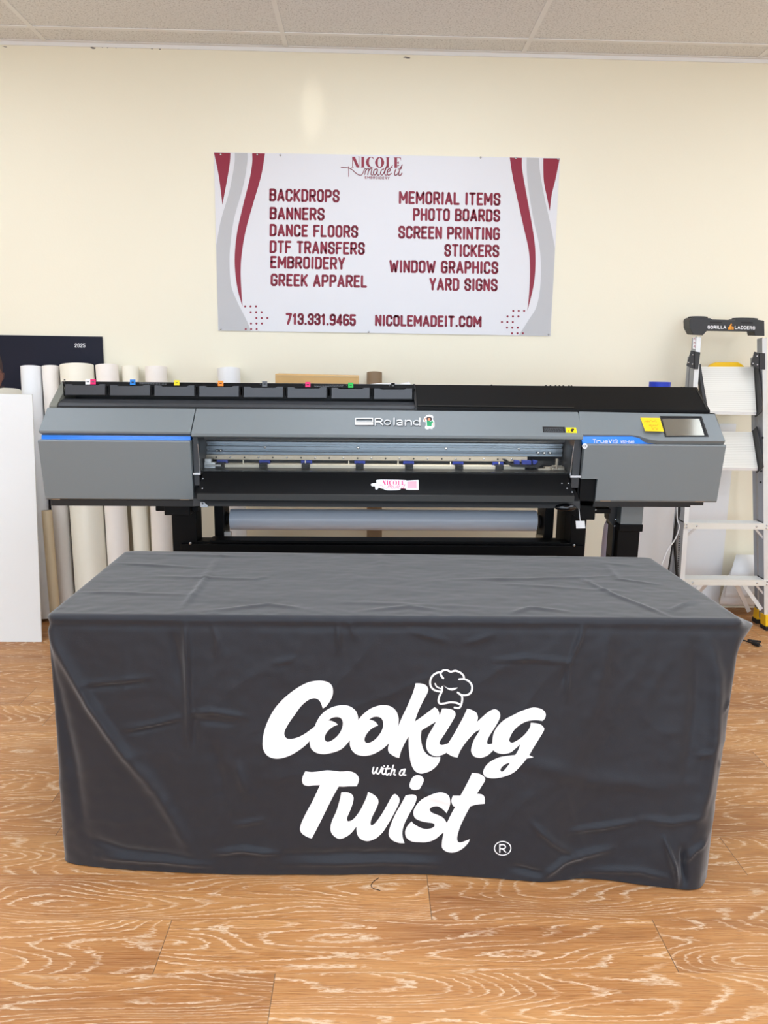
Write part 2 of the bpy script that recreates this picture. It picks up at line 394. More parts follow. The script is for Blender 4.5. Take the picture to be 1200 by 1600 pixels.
# ================================================================== SETTING
RX0, RX1, RY0 = -4.3, 4.5, -3.5
struct(MB().box((RX0, RY0, -.05), (RX1, YW+.1, 0)).build('floor', M_floor))
wb = struct(MB().box((RX0-.1, YW, -.05), (RX1+.1, YW+.1, CZ+.1)).build('wall_back', M_wall))
struct(MB().box((RX0-.1, RY0, -.05), (RX0, YW, CZ+.1)).build('wall_left', M_wall))
struct(MB().box((RX1, RY0, -.05), (RX1+.1, YW, CZ+.1)).build('wall_right', M_wall))
f = MB(); f.box((RX0, RY0-.1, -.05), (RX1, RY0, .35)); f.box((RX0, RY0-.1, 2.55), (RX1, RY0, CZ+.1))
f.box((RX0, RY0-.1, .35), (-2.95, RY0, 2.55)); f.box((3.35, RY0-.1, .35), (RX1, RY0, 2.55))
struct(f.build('wall_front', M_white_wall))
f = MB()
for x in (-2.95, -.9, 1.2, 3.29): f.box((x, RY0-.08, .35), (x+.06, RY0-.02, 2.55))
f.box((-2.95, RY0-.08, .35), (3.35, RY0-.02, .41)); f.box((-2.95, RY0-.08, 2.49), (3.35, RY0-.02, 2.55))
struct(f.build('window_1', M_alu))
struct(MB().box((RX0, RY0, CZ), (RX1, YW, CZ+.05)).build('ceiling', M_ceil))
g = MB(); GX0, GY0 = -1.6614, 4.1321
for i in range(-3, 6):
    x = GX0+1.22*i
    if RX0 < x < RX1: g.box((x-.012, RY0, CZ-.004), (x+.012, YW-.022, CZ-.0005))
y = GY0
while y > RY0: g.box((RX0, y-.012, CZ-.0046), (RX1, y+.012, CZ-.0006)); y -= .61*1
struct(g.build('trim_1', M_grid))
struct(MB().prism([(YW-.001, CZ-.022), (YW-.004, CZ-.022), (YW-.004, CZ-.004), (YW-.024, CZ-.004), (YW-.024, CZ-.001), (YW-.001, CZ-.001)], RX0, RX1).build('trim_2', M_grid))
mp = ymap(YW-.0006); chip = MB()
for (x, y, a, b) in ((145, 75, 5, 1.6), (160, 74, 1.5, 1.2), (168, 74, 1.2, 1.5), (181, 73, 1.2, 3.2), (206, 73, 4.5, 2.8), (237, 76, 3, 1), (250, 77, 2, .9), (276, 76, 6, .8), (636, 90, 6, 1.3), (8, 73, 4, .7)):
    chip.gpoly([(x+a*math.cos(t)*random.uniform(.6, 1.2), y+b*math.sin(t)*random.uniform(.6, 1.2)+.12*(a*math.cos(t))) for t in (k*math.pi/6 for k in range(12))], mp)
chip.build('paint_chips', M_dust, wb)
# ceiling lights (beyond the top of the frame; the dim near row is added fill)
def ceiling_light(x, y, label, dm):
    t = thing('ceiling_light', label, 'ceiling light', (x, y, CZ-.012), 'recessed ceiling panels')
    fr = MB()
    for a, b in (((-.6, -.3), (.6, -.27)), ((-.6, .27), (.6, .3)), ((-.6, -.27), (-.57, .27)), ((.57, -.27), (.6, .27))):
        fr.box((x+a[0], y+a[1], CZ-.011), (x+b[0], y+b[1], CZ-.001))
    fr.build('frame', M_grid, t)
    MB().box((x-.57, y-.27, CZ-.009), (x+.57, y+.27, CZ-.003)).build('diffuser', dm, t)
M_diff = mat('light_diffuser', (228, 240, 255), .5, emit=PANEL_E)
M_fill_diff = mat('fill_light_diffuser', (228, 240, 255), .5, emit=NEAR_FILL_E)  # dimmer row by the back wall, added to brighten the wall behind the printer
for j, y in enumerate((GY0-.305-.61, GY0-.305-.61*3, GY0-.305-.61*5, GY0-.305-.61*8, GY0-.305-.61*12)):
    for i, x in enumerate((GX0-.61-1.22*0, GX0+.61+1.22*1, GX0+.61+1.22*3)):
        ceiling_light(x, y, 'lit recessed ceiling panel overhead, outside the top of the picture', M_diff if j else M_fill_diff)

# ================================================================== BANNER
BY = YW-.006
b = MB(); corners = [(334, 238), (875, 247), (860, 525), (341, 516.5)]
b.slab([P(x, y, BY) for x, y in corners], (0, .004, 0), 0)
mp = ymap(BY-.0008)
def flow(a, bb, mi): b.gpoly(cat(a, 6, False)+cat(bb, 6, False), mp, mi)
flow([(360, 238.8), (359, 255), (355, 280), (347.5, 320)], [(347.5, 320), (344, 290), (340, 265), (334.2, 238.4)], 1)
b.gpoly(cat([(386.5, 239.2), (386, 255), (380, 290), (366, 340), (360, 380), (358.5, 410), (361, 445), (370, 470), (385, 500), (392, 517)], 6, False)
        + [(341.5, 516), (339.6, 455), (338.3, 400)]+cat([(338, 383), (345, 345), (358, 300), (366, 258), (367, 238.9)], 6, False), mp, 2)
flow([(414, 239.8), (408, 275), (395, 320), (384, 360), (378, 395), (376, 425), (377.5, 460), (379, 479)], [(379, 479), (372, 455), (367.5, 425), (367, 395), (371, 360), (380, 320), (390, 280), (394, 255), (394, 239.4)], 1)
flow([(815.5, 246.6), (816, 265), (822, 300), (831, 350), (836, 385), (836.5, 420), (833, 450), (824, 486)], [(824, 486), (827, 455), (828, 420), (826, 390), (817, 350), (806, 300), (800, 270), (796.5, 246.2)], 1)
b.gpoly(cat([(842, 247), (844, 270), (851, 310), (861, 355), (867, 388)], 6, False)+[(865, 430), (861.5, 490), (859.6, 524.2)]
        + cat([(811, 523.6), (826, 500), (838, 480), (844, 450), (845, 410), (842, 380), (833, 340), (825, 290), (823, 262), (823, 246.6)], 6, False), mp, 2)
flow([(874.6, 247.4), (868, 280), (862, 305), (859, 330)], [(859, 330), (855, 310), (850, 285), (849, 265), (849, 247.2)], 1)
for ox, rows in ((320, ((1035, 252, 286, 320), (1071, 287, 321, 355), (1108, 322, 356, 391), (1142, 289, 323, 357), (1177, 256, 290, 324))),
                 (590, ((1063, 848, 882, 916), (1098, 812, 846, 880), (1133, 777, 811, 845), (1168, 809, 842, 876), (1203, 840, 874, 908)))):
    for r in rows:
        for x in r[1:]:
            cx, cy = ox+x/4, 220+r[0]/4
            b.gpoly([(cx+1.65*math.cos(k*math.pi/6), cy+1.65*math.sin(k*math.pi/6)) for k in range(12)], ymap(BY-.0012), 1)
for t, x0, y0, x1, y1, c in (
    ('BACKDROPS', 420.5, 314.5, 530.5, 316.6, 20.3), ('BANNERS', 421, 343.2, 507, 344.7, 20), ('DANCE FLOORS', 421, 369.3, 559.5, 371.8, 19.6),
    ('DTF TRANSFERS', 421, 395.5, 570, 398.3, 20), ('EMBROIDERY', 422, 419.3, 539, 421.5, 19.6), ('GREEK APPAREL', 422.5, 447, 573.5, 449.8, 19.8),
    ('713.331.9465', 446, 507.4, 556, 509.6, 18.6), ('NICOLEMADEIT.COM', 585.7, 509.6, 752.5, 511.8, 18),
    ('MEMORIAL ITEMS', 623, 318.8, 782, 321.6, 20.4), ('PHOTO BOARDS', 645, 345, 781.5, 347, 20), ('SCREEN PRINTING', 622, 372.8, 781, 375.4, 20.2),
    ('STICKERS', 694, 401, 780, 402.4, 20), ('WINDOW GRAPHICS', 608, 426, 778.5, 428.4, 20), ('YARD SIGNS', 670.5, 453.8, 777.5, 455.4, 20)):
    b.gtext(t, x0, y0, x1, y1, c, 3.7, mp, 1, sp=.40)
def nicole(mb, ox, oy, k, mp, mi_a, mi_b):
    z = lambda pts: zc(ox, oy, k, pts)
    g = lambda pts: mb.gpoly(z(pts), mp, mi_a)
    g([(298,100),(345,100),(416,268),(372,268)]); g([(303,100),(311,100),(311,268),(303,268)]); g([(406,100),(414,100),(414,268),(406,268)]); g([(290,262),(325,262),(325,268),(290,268)]); g([(392,98),(428,98),(428,104),(392,104)])
    g([(447,105),(490,105),(490,262),(447,262)]); g([(438,100),(498,100),(498,106),(438,106)]); g([(438,262),(498,262),(498,268),(438,268)])
    mb.gpoly(z(cat([(640,150,1),(632,112),(590,102),(540,125),(518,185),(540,245),(590,270),(640,262,1),(600,258),(572,225),(565,185),(575,130),(600,112),(625,125)], 4)), mp, mi_a)
    mb.gpoly(z(cat([(733,105),(780,125),(803,190),(780,250),(733,275),(685,250),(660,190),(685,125)], 4)), mp, mi_a, [z(cat([(731,116),(752,140),(757,190),(752,240),(731,264),(710,240),(705,190),(710,140)], 4))])
    g([(838,112),(876,112),(876,265),(838,265)]); g([(828,108),(888,108),(888,114),(828,114)]); g([(835,262),(905,272),(930,228),(934,272),(830,272)])
    g([(962,115),(1004,115),(1004,272),(962,272)]); g([(952,110),(1062,112),(1064,160),(1045,120),(952,117)]); g([(1004,190),(1030,170),(1030,215),(1004,198)]); g([(952,268),(1080,276),(1078,235),(1050,270)])
    S = lambda pts, w: mb.gstroke(z(cat(pts, 5, False)), [a/k for a in ([w]*len(cat(pts, 5, False)))], mp, mi_b)
    S([(130,266),(190,268),(245,275),(300,300),(350,345),(400,380),(440,388),(465,365),(485,320),(500,285),(520,290),(508,330),(498,380)], 12)
    S([(243,250),(244,330),(244,410)], 7)
    S([(505,330),(540,285),(562,285),(556,330),(545,380)], 14); S([(556,325),(590,285),(610,285),(602,335),(598,378),(625,385)], 14)
    S([(690,290),(655,300),(635,345),(645,382),(675,370),(700,300),(690,360),(705,388),(730,375)], 15)
    S([(800,290),(765,305),(745,350),(760,385),(790,365),(830,270),(855,215),(815,330),(815,380),(840,385)], 14)
    S([(850,345),(895,315),(890,285),(860,305),(848,355),(870,388),(915,360)], 15); S([(900,268),(935,235)], 8)
    S([(985,295),(965,350),(972,388),(1000,380),(1020,355)], 15); S([(1012,240),(1030,236)], 14)
    S([(1085,225),(1040,320),(1030,380),(1055,392),(1080,355)], 15); S([(1020,292),(1075,285)], 11)
nicole(b, 520, 235, 10, ymap(BY-.0012), 1, 1)
b.gtext('EMBROIDERY', 570, 279.2, 608.5, 280.4, 4.0, .75, ymap(BY-.0012), 1, sp=.42)
ban = b.build('banner', [M_banner, M_red, M_bgrey], recalc=False)
tag(ban, 'white vinyl banner with burgundy lettering and grey ribbons pinned to the cream wall', 'banner')
for x, y in ((345, 241.5), (402, 241.8), (438, 242.5), (751, 246), (806, 247.2), (872, 248.6), (345, 514), (576, 518.5), (857, 522.6)):
    MB().dome(P(x, y, BY-.0008), (0, -1, 0), .0055, .004).build('pin', M_steel, ban, smooth=True)

# ================================================================== PRINTER
TILT = .0055
def sh(mb):
    for v in mb.v: v.z += TILT*v.x
    return mb
def pl3(a, b, c, off):
    a, b, c = [Vector((v[0], v[1], v[2]+TILT*v[0])) for v in (a, b, c)]
    return plane_map(a, (b-a).cross(c-a), off)
XL0, XL1, XC0, XC1, XR0, XRN, XR1 = -1.262, -.683, -.679, .836, .841, .906, 1.394
prn = thing('wide_format_printer', 'large grey and black wide-format printer with blue strips, standing behind the cloth-covered table', 'printer', (.07, 3.2, 0))
A, B_, BL = (3.045, 1.219), (2.950, 1.137), (2.952, 1.128)      # slope top, slope bottom, lip
slope = lambda off: pl3((0, *A), (1, *A), (0, *B_), off)
front = lambda off: pl3((0, 2.935, 1.104), (1, 2.935, 1.104), (0, 2.966, .872), off)
# --- left cover
c = MB(); c.prism([(3.30, 1.219), A, B_, BL, (2.975, 1.122), (2.975, 1.118), (3.3, 1.118)], XL0, XL1)
left = sh(c).build('left_cover', M_gray, prn, bevel=.003)
c = MB(); c.prism([(2.947, 1.1035), (2.937, 1.1035), (2.935, 1.098), (2.966, .870), (2.99, .862), (3.3, .862), (3.3, 1.1035)], XL0, XL1)
sh(c).build('left_front_cover', M_gray, prn, bevel=.002)
c = MB(); c.prism([(2.962, 1.1035), (2.966, 1.119), (3.2, 1.119), (3.2, 1.1035)], XL0+.004, XL1-.004)
o = sh(c).build('blue_strip', M_blue, prn); o['label'] = 'glossy blue strip'
# --- right cover: slope with the shaped lower edge, front with its notch
mp = slope(0); pts = [mp(*p) for p in cat([(904.5, 643), (1117, 647), (1133.5, 689), (1028, 688.5), (1014, 686.5), (997, 681), (985, 679.5), (906.5, 679)], 1)]
back = Vector((0, .085, -.05))
c = MB(); c.slab(pts, Vector((0, .012, -.016)))
right = c.build('control_cover', M_gray, prn, bevel=.0015)
c = MB(); mp = slope(-.012); pts = [mp(*p) for p in [(905, 645), (1116, 648), (1132.5, 691.5), (1027, 691.5), (1013, 689), (996.5, 684), (906.5, 682)]]
c.slab(pts, Vector((0, .05, -.002)))
c.build('control_cover_lip', M_dgray, prn)
c = MB(); c.prism([(3.30, 1.2175), (3.05, 1.2175), (2.99, 1.165), (2.975, 1.12), (2.975, .872), (3.3, .872)], XR0+.004, XR1-.004)
sh(c).build('right_body', M_black, prn)
c = MB(); c.prism([(2.972, 1.104), (2.937, 1.104), (2.935, 1.098), (2.9535, .964), (2.972, .964)], XR0, XRN)
c.prism([(2.972, 1.104), (2.937, 1.104), (2.935, 1.098), (2.966, .876), (2.972, .870)], XRN, XR1)
rf = sh(c).build('right_front_cover', M_gray, prn, merge=True)
c = MB(); mp = lambda x, y: P(x, y, 2.951)
c.slab([mp(*p) for p in [(907.5, 682), (988, 682), (1000, 685), (1012, 689.5), (1027, 695.5), (911, 695.5)]], (0, .02, 0))
t = ymap(2.9502)
c.gtext('TrueVIS', 926, 692.2, 965, 692.7, 6.2, .95, t, 1, sp=.25); c.gtext('VG3-640', 969.5, 692.7, 991, 693, 4.6, .75, t, 1, sp=.3)
o = c.build('blue_name_strip', [M_blue, M_wht], prn); o['label'] = 'blue strip with the model name in white'
c = MB(); ft = front(.0015); cc = lambda x, y, r, n=20: [(x+r*math.cos(k*2*math.pi/n), y+r*math.sin(k*2*math.pi/n)) for k in range(n)]
c.gpoly(cc(913.8, 697, 4.2), ft, 0); c.gpoly(cc(913.8, 697, 2.2), front(.002), 1); c.gpoly(cc(913.8, 697, .9), front(.0024), 0)
c.build('round_sticker', [M_wht, M_lgray], prn, recalc=False)
# touch screen
c = MB(); q = [(1033, 652), (1094, 652.5), (1103.5, 681), (1041, 681.5)]
mp = slope(.0012); c.gpoly(q, mp)
fr = [(1031, 650.5), (1096, 651), (1107, 682.3), (1039, 682.8)]
for i in range(4): c.slab([slope(.0002)(*p) for p in (fr[i], fr[(i+1) % 4], q[(i+1) % 4], q[i])], (0, -.0016, .0018))
scr = c.build('screen_bezel', M_deep, prn)
MB().gpoly([(1034.5, 654.5), (1092.5, 654.5), (1100.5, 680.2), (1041.5, 680.8)], slope(.0018)).build('touch_screen', M_screen, scr, recalc=False)
# --- centre cover
c = MB(); c.prism([(3.20, 1.219), A, (2.945, 1.132), (2.946, 1.120), (2.956, 1.116), (3.0, 1.116), (3.06, 1.19), (3.2, 1.19)], XC0, XC1)
cen = sh(c).build('front_cover', M_gray, prn, bevel=.0015)
sl = lambda off: pl3((0, *A), (1, *A), (0, 2.945, 1.132), off)
# raised maker's badge: dark offset copy painted as its drop shadow below, silver letters on top
def badge():
    z = lambda pts: zc(540, 640, 8, pts)
    el = lambda cx, cy, rx, ry, n=22, a0=0, a1=2*math.pi: [(cx+rx*math.cos(a0+(a1-a0)*k/n), cy+ry*math.sin(a0+(a1-a0)*k/n)) for k in range(n+1)]
    strokes = [[(372,192),(372,112),(435,112),(455,122),(455,142),(435,152),(372,152)], [(425,152),(466,192)], el(524,160,37,29), [(606,106),(606,192)],
        [(642,140),(655,132),(692,132),(707,145),(707,195)], [(707,160),(655,163),(642,178),(655,193),(690,192),(707,178)],
        [(748,195),(748,132)], [(748,152),(772,135),(805,134),(822,152),(822,195)], [(928,106),(928,197)], el(888,164,38,28)]
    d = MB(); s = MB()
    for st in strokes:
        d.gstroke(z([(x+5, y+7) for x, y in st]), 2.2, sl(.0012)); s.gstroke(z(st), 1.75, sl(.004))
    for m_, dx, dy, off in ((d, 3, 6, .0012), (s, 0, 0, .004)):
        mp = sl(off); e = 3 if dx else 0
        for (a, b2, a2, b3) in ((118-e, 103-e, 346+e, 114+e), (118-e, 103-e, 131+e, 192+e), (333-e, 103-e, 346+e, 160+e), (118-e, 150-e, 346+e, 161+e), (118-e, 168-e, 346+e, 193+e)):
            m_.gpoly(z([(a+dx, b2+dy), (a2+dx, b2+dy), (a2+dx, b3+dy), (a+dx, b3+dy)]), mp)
    o = d.build('badge_drop_shadow', M_deep, cen, recalc=False); o2 = s.build('maker_badge', M_white, cen, recalc=False); o2['label'] = 'raised white maker lettering'
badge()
c = MB(); z = lambda pts: zc(540, 640, 8, pts)
c.gpoly(z(cat([(1000,85),(1030,65),(1075,68),(1095,90),(1090,120),(1108,150),(1110,215),(1090,222),(1085,242),(1045,238),(1030,246),(1000,240),(992,220),(1005,190),(1000,155),(972,152),(970,135),(985,100)], 4)), sl(.0008), 0)
c.gpoly(z(cat([(1012,100),(1040,92),(1075,100),(1082,125),(1068,140),(1045,148),(1020,138),(1010,118)], 4)), sl(.0012), 1)
c.gpoly(z(cat([(1028,112),(1042,104),(1058,112),(1058,132),(1043,142),(1030,132)], 4)), sl(.0016), 2)
c.gpoly(z([(1012,138),(1035,142),(1060,150),(1088,140),(1096,160),(1078,172),(1075,208),(1018,206),(1015,165)]), sl(.0014), 3)
c.gpoly(z([(978,140),(985,115),(1000,98),(1006,104),(997,120),(992,142),(1008,150),(1006,156)]), sl(.0014), 2)
c.gpoly(z([(1090,165),(1100,165),(1102,205),(1093,212)]), sl(.0014), 2)
o = c.build('figure_sticker', [M_wht, M_hair, M_tan, M_shirt], cen, recalc=False); o['label'] = 'small white-edged sticker of a cook in a green shirt'
c = MB(); c.gpoly([(847.5, 666.5), (882.5, 667), (883.5, 676), (848.5, 675.5)], sl(.0008), 0)
for y in (668.8, 670.6, 672.6, 674.3):
    x = 850.5
    while x < 879:
        l = random.uniform(1, 4); c.gpoly([(x, y), (x+l, y), (x+l, y+.7), (x, y+.7)], sl(.0013), 1); x += l+.8
c.gpoly([(884, 668), (900, 668.2), (901.5, 676.5), (884.8, 676.2)], sl(.0008), 2)
c.gpoly([(892, 674.5), (891.5, 671), (894, 669.5), (897, 669.8), (897.5, 672), (895.5, 673), (896.5, 675)], sl(.0013), 3); c.gpoly([(886.5, 674.5), (888, 671), (889.6, 674.6)], sl(.0013), 4)
o = c.build('warning_label', [M_deep, M_lgray, M_yel, M_hair, M_org], cen, recalc=False); o['label'] = 'black and yellow warning labels'
# --- printing bay behind the window
W0, W1 = XC0+.002, XC1-.002
c = MB(); c.prism([(3.34, 1.19), (3.34, .90), (3.33, .90), (3.33, 1.19)], W0, W1); sh(c).build('bay_back', M_deep, prn)
c = MB(); c.prism([(3.12, 1.178), (3.12, 1.088), (3.32, 1.088), (3.32, 1.178)], W0, W1); sh(c).build('bay_hood', M_dgray, prn)
c = MB(); c.prism([(3.125, 1.086), (3.112, 1.083), (3.112, 1.075), (3.126, 1.073), (3.126, 1.066), (3.11, 1.064), (3.11, 1.052), (3.122, 1.050), (3.122, 1.044), (3.11, 1.042), (3.11, 1.032), (3.2, 1.032), (3.2, 1.086)], W0+.02, .80)
rail = sh(c).build('guide_rail', M_railblue, prn)
c = MB(); c.prism([(3.104, 1.031), (3.10, 1.0295), (3.10, 1.0125), (3.104, 1.011), (3.12, 1.011), (3.12, 1.031)], W0+.02, .655)
strip = sh(c).build('steel_strip', M_beige, prn)
k = 0; x = W0+.06
while x < .64:
    c = MB(); c.dome((x, 3.0995, 1.0205), (0, -1, 0), .0042 if k % 2 else .0036, .002, 0); sh(c).build('screw', M_steel if k % 2 else M_deep, strip, smooth=True); x += .0575; k += 1
for x in (-.42, -.04, .32, .62, -.615, -.60, .70, .725, .75):
    c = MB(); c.dome((x, 3.108, 1.062 if abs(x) < .6 or x == .62 else 1.046), (0, -1, 0), .0055, .003, 0); sh(c).build('rail_screw', M_steel, rail, smooth=True)
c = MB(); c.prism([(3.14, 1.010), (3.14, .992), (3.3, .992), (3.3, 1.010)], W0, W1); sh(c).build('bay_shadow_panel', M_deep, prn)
c = MB(); c.prism([(3.07, .9955), (3.07, .990), (3.16, .992), (3.16, .997)], W0+.045, .64)
c.prism([(3.068, .9955), (3.068, .9835), (3.075, .9835), (3.075, .9955)], W0+.045, .64)
sh(c).build('platen', M_cream, prn)
for px in (345, 412, 478, 562, 639, 717, 780):
    X = P(px, 727, 3.07).x
    c = MB(); c.box((X-.016, 3.055, .9835), (X+.016, 3.10, 1.0005)); c.box((X-.011, 3.05, .988), (X+.011, 3.056, .996)); pr = sh(c).build('pinch_roller', M_deep, prn)
    c = MB(); c.box((X-.022, 3.10, .9965), (X+.022, 3.13, 1.010)); o = sh(c).build('roller_arm', M_dblue, pr); o['label'] = 'blue pinch roller arm'
for px in (380, 477, 545, 622, 704, 780):
    X = P(px, 722, 3.09).x; c = MB(); c.box((X-.002, 3.09, .997), (X+.002, 3.094, 1.011)); sh(c).build('guide_pin', M_cream, prn)
c = MB(); mpc = ymap(3.045); c.slab([mpc(*p) for p in [(786, 718), (792, 718.5), (802, 726), (836, 727.5), (842, 722), (845, 722), (845, 728), (840, 731), (800, 729.5), (793, 725)]], (0, .03, 0))
c.build('carriage_clip', M_deep, prn)
for (a, b2) in ((804, 812), (816, 830), (833, 840)):
    c = MB(); c.slab([ymap(3.06)(*p) for p in ((a, 719.5), (b2, 720), (b2, 726), (a, 725.5))], (0, .02, 0)); c.build('roller_arm', M_dblue, prn)
c = MB(); c.box((.72, 3.06, .982), (.80, 3.09, .995)); c.tube([(.765, 3.05, .99), (.765, 3.05, 1.03)], .006); c.box((.69, 3.05, .980), (.74, 3.08, .990)); c.dome((.748, 3.045, .988), (0, -1, 0), .006); c.tube([(.745, 3.05, 1.0), (.785, 3.05, 1.0)], .004)
sh(c).build('head_cleaner', M_beige, prn)
c = MB(); c.box((W0+.022, 3.05, .985), (W0+.065, 3.08, 1.005)); c.box((W0+.025, 3.045, 1.006), (W0+.05, 3.07, 1.02)); c.tube([(W0+.03, 3.04, .995), (W0+.09, 3.04, .995)], .004)
sh(c).build('end_sensor', M_alu, prn)
c = MB(); c.prism([(3.0, .981), (3.06, .985), (3.06, .975), (3.0, .969)], W0+.012, .80); sh(c).build('platen_edge', M_lip, prn)
# unseen strip light and bar, added under the hood to brighten the bay
bl = bpy.data.lights.new('bay_fill_light', 'AREA'); bl.shape = 'RECTANGLE'; bl.size = 1.38; bl.size_y = .012; bl.energy = 1.6; bl.color = (1, .97, .92)
bo = bpy.data.objects.new('bay_fill_light', bl); COL.objects.link(bo); bo.location = (.075, 3.035, 1.10); bo.rotation_euler = (math.radians(28), 0, 0)
c = MB(); c.box((W0+.03, 3.028, 1.1015), (.79, 3.045, 1.112)); sh(c).build('fill_light_bar', M_dgray, prn)
# end posts of the bay and the window
c = MB(); c.prism([(2.965, 1.118), (2.972, .925), (3.33, .925), (3.33, 1.118)], XC0, XC0+.020); sh(c).build('left_bay_post', M_dgray, prn)
c = MB(); c.prism([(2.965, 1.118), (2.972, .925), (3.33, .925), (3.33, 1.118)], XC1-.028, XC1); sh(c).build('right_bay_post', M_dgray, prn)
c = MB(); c.prism([(2.952, 1.116), (2.956, 1.116), (2.980, .983), (2.976, .983)], XC0+.021, XC1-.030)
win = sh(c).build('clear_window', M_glass, prn); win['label'] = 'clear window over the printing bay'
c = MB(); c.prism([(2.949, 1.09), (2.951, 1.09), (2.977, .970), (2.973, .970)], XC0+.0215, XC0+.0245); c.box((XC0+.0, 2.955, .970), (XC0+.028, 2.98, .977)); sh(c).build('window_bracket', M_steel, prn)
c = MB(); c.prism([(2.949, 1.09), (2.951, 1.09), (2.977, .970), (2.973, .970)], XC1-.036, XC1-.033); c.box((XC1-.038, 2.955, .968), (XC1+.004, 2.98, .976)); sh(c).build('window_bracket', M_steel, prn)
# --- apron
AP0, AP1 = -.645, .792
c = MB(); c.prism([(2.985, .979), (2.975, .977), (2.862, .9155), (2.86, .909), (2.86, .887), (2.875, .885), (2.98, .93)], AP0, AP1)
ap = sh(c).build('media_apron', M_black, prn, bevel=.002)
c = MB(); c.prism([(2.8595, .9125), (2.858, .911), (2.858, .888), (2.8598, .887)], AP0, AP1); o = sh(c).build('apron_lip', M_lip, ap)
apm = lambda off: pl3((0, 2.975, .977), (1, 2.975, .977), (0, 2.862, .9155), off)
c = MB(); z = lambda pts: zc(575, 740, 13.333, pts)
c.gpoly(z(cat([(185,132),(480,128),(770,135),(800,145,1),(1035,135),(1050,160),(1055,320),(1040,340),(810,338),(785,315),(680,310),(655,342),(400,348),(330,325),(225,295),(210,315),(180,330),(150,318),(145,265),(90,262),(62,240),(70,210),(130,200),(180,190)], 3)), apm(.0008), 0)
nicole(c, 584.2, 745.9, 22.2, apm(.0013), 1, 2)
c.gpoly(z([(818, 165), (1010, 160), (1012, 305), (820, 305)]), apm(.0013), 3)
o = c.build('shop_sticker', [M_wht, M_hotpink, M_hotpink, M_lightpink], ap, recalc=False); o['label'] = 'white die-cut shop sticker with pink lettering'
for (x, y) in ((317, 748), (316, 763), (888, 755), (886, 763), (894, 769), (878, 755)):
    MB().dome(apm(.0)(x, y), (0, -.5, .8), .0035, .002).build('screw', M_steel, ap, smooth=True)
# block between apron and right cover
c = MB(); c.box((XC1+.002, 2.985, .872), (XRN-.002, 3.3, .968)); blk = sh(c).build('side_block', M_black, prn)
c = MB(); c.box((XRN-.032, 2.983, .878), (XRN-.018, 2.987, .944)); sh(c).build('slot', M_deep, blk)
c = MB(); c.box((XC0-.003, 2.985, .875), (XC0+.022, 3.2, .97)); sh(c).build('side_block', M_black, prn)
# --- dark underside
c = MB(); c.prism([(2.90, .885), (2.89, .858), (2.96, .845), (3.3, .845), (3.3, .90), (3.0, .93)], XC0+.01, XC1-.01); und = sh(c).build('under_tray', M_deep, prn)
c = MB(); c.slab([P(x, y, 2.885) for x, y in ((313, 785), (319, 784.5), (324, 789), (325, 793), (313, 793))], (0, .006, 0)); hc = c.build('hinge_plate', M_steel, und, bevel=.001)
MB().dome(P(316.5, 787, 2.884), (0, -1, 0), .0035, .001).build('hinge_hole', M_deep, hc)
c = MB(); v0 = P(884, 793, 2.89); n = 14
for i in range(n+1):
    for j in range(8):
        a = i/n*math.pi; b_ = j/7*math.pi; c.v.append(Vector((v0.x-.042*math.cos(a), v0.y-.018*math.sin(a)*math.sin(b_), v0.z+.016*math.sin(a)*math.cos(b_))))
for i in range(n):
    for j in range(7): c.f.append((i*8+j, i*8+j+1, (i+1)*8+j+1, (i+1)*8+j)); c.mi.append(0)
c.build('end_cap', mat('glossy_black', (16, 17, 20), .12), und, smooth=True)
c = MB(); c.box((-1.248, 2.985, .838), (XC0-.002, 3.5, .862)); sh(c).build('left_under_tray', M_deep, prn)
c = MB(); c.box((XRN, 2.985, .855), (1.35, 3.5, .873)); c.box((XRN, 2.99, .846), (1.30, 3.4, .856)); sh(c).build('right_under_tray', M_deep, prn)
for px in (167, 229):
    X = P(px, 782, 2.99).x; c = MB(); c.tube([(X, 3.0, .868), (X, 3.0, .846), (X, 3.0, .838)], [.0145, .0145, .012], 16); auto_smooth(sh(c).build('drain_knob', M_rubber, prn))
for a, b2, y in ((81, 94, 779.6), (281, 296, 780), (938, 954, 782.2), (1086, 1101, 783)):
    MB().slab([ymap(2.967)(*p) for p in ((a, y), (b2, y), (b2, y+1.2), (a, y+1.2))], (0, .004, 0)).build('copper_clip', M_brown, prn)
# --- ink unit
I0, I1, IS = -1.256, 1.371, P(650.5, 622, 3.10).x
c = MB(); c.prism([(3.20, 1.300), (3.62, 1.300), (3.66, 1.28), (3.66, .875), (3.302, .875), (3.302, 1.22), (3.215, 1.295)], I0+.005, I1-.004); sh(c).build('rear_body', M_black, prn)
c = MB(); c.prism([(3.052, 1.2185), (3.052, 1.230), (3.197, 1.3165), (3.208, 1.3165), (3.23, 1.298), (3.31, 1.2185)], IS, I1); sh(c).build('right_top_cover', M_black, prn, bevel=.002)
im = lambda off: pl3((0, 3.052, 1.230), (1, 3.052, 1.230), (0, 3.197, 1.3165), off)
MB().slab([im(.0015)(*p) for p in ((1087.6, 607), (1089.2, 607), (1107.5, 640.5), (1105, 640.5))], (0, .004, -.004)).build('edge_trim', M_lip, prn)
MB().slab([im(.003)(*p) for p in ((653, 632.5), (897, 636), (897, 637.2), (653, 633.7))], (0, .004, -.004)).build('cover_seam', M_lip, prn)
iu = MB(); iu.prism([(3.052, 1.2185), (3.052, 1.224), (3.30, 1.24), (3.30, 1.2185)], I0+.02, IS-.002); iu.prism([(3.15, 1.30), (3.148, 1.317), (3.21, 1.317), (3.22, 1.30)], I0+.02, IS-.002)
iu.prism([(3.25, 1.235), (3.25, 1.302), (3.30, 1.302), (3.30, 1.235)], I0+.02, IS-.002)
ink = sh(iu).build('ink_unit', M_deep, prn)
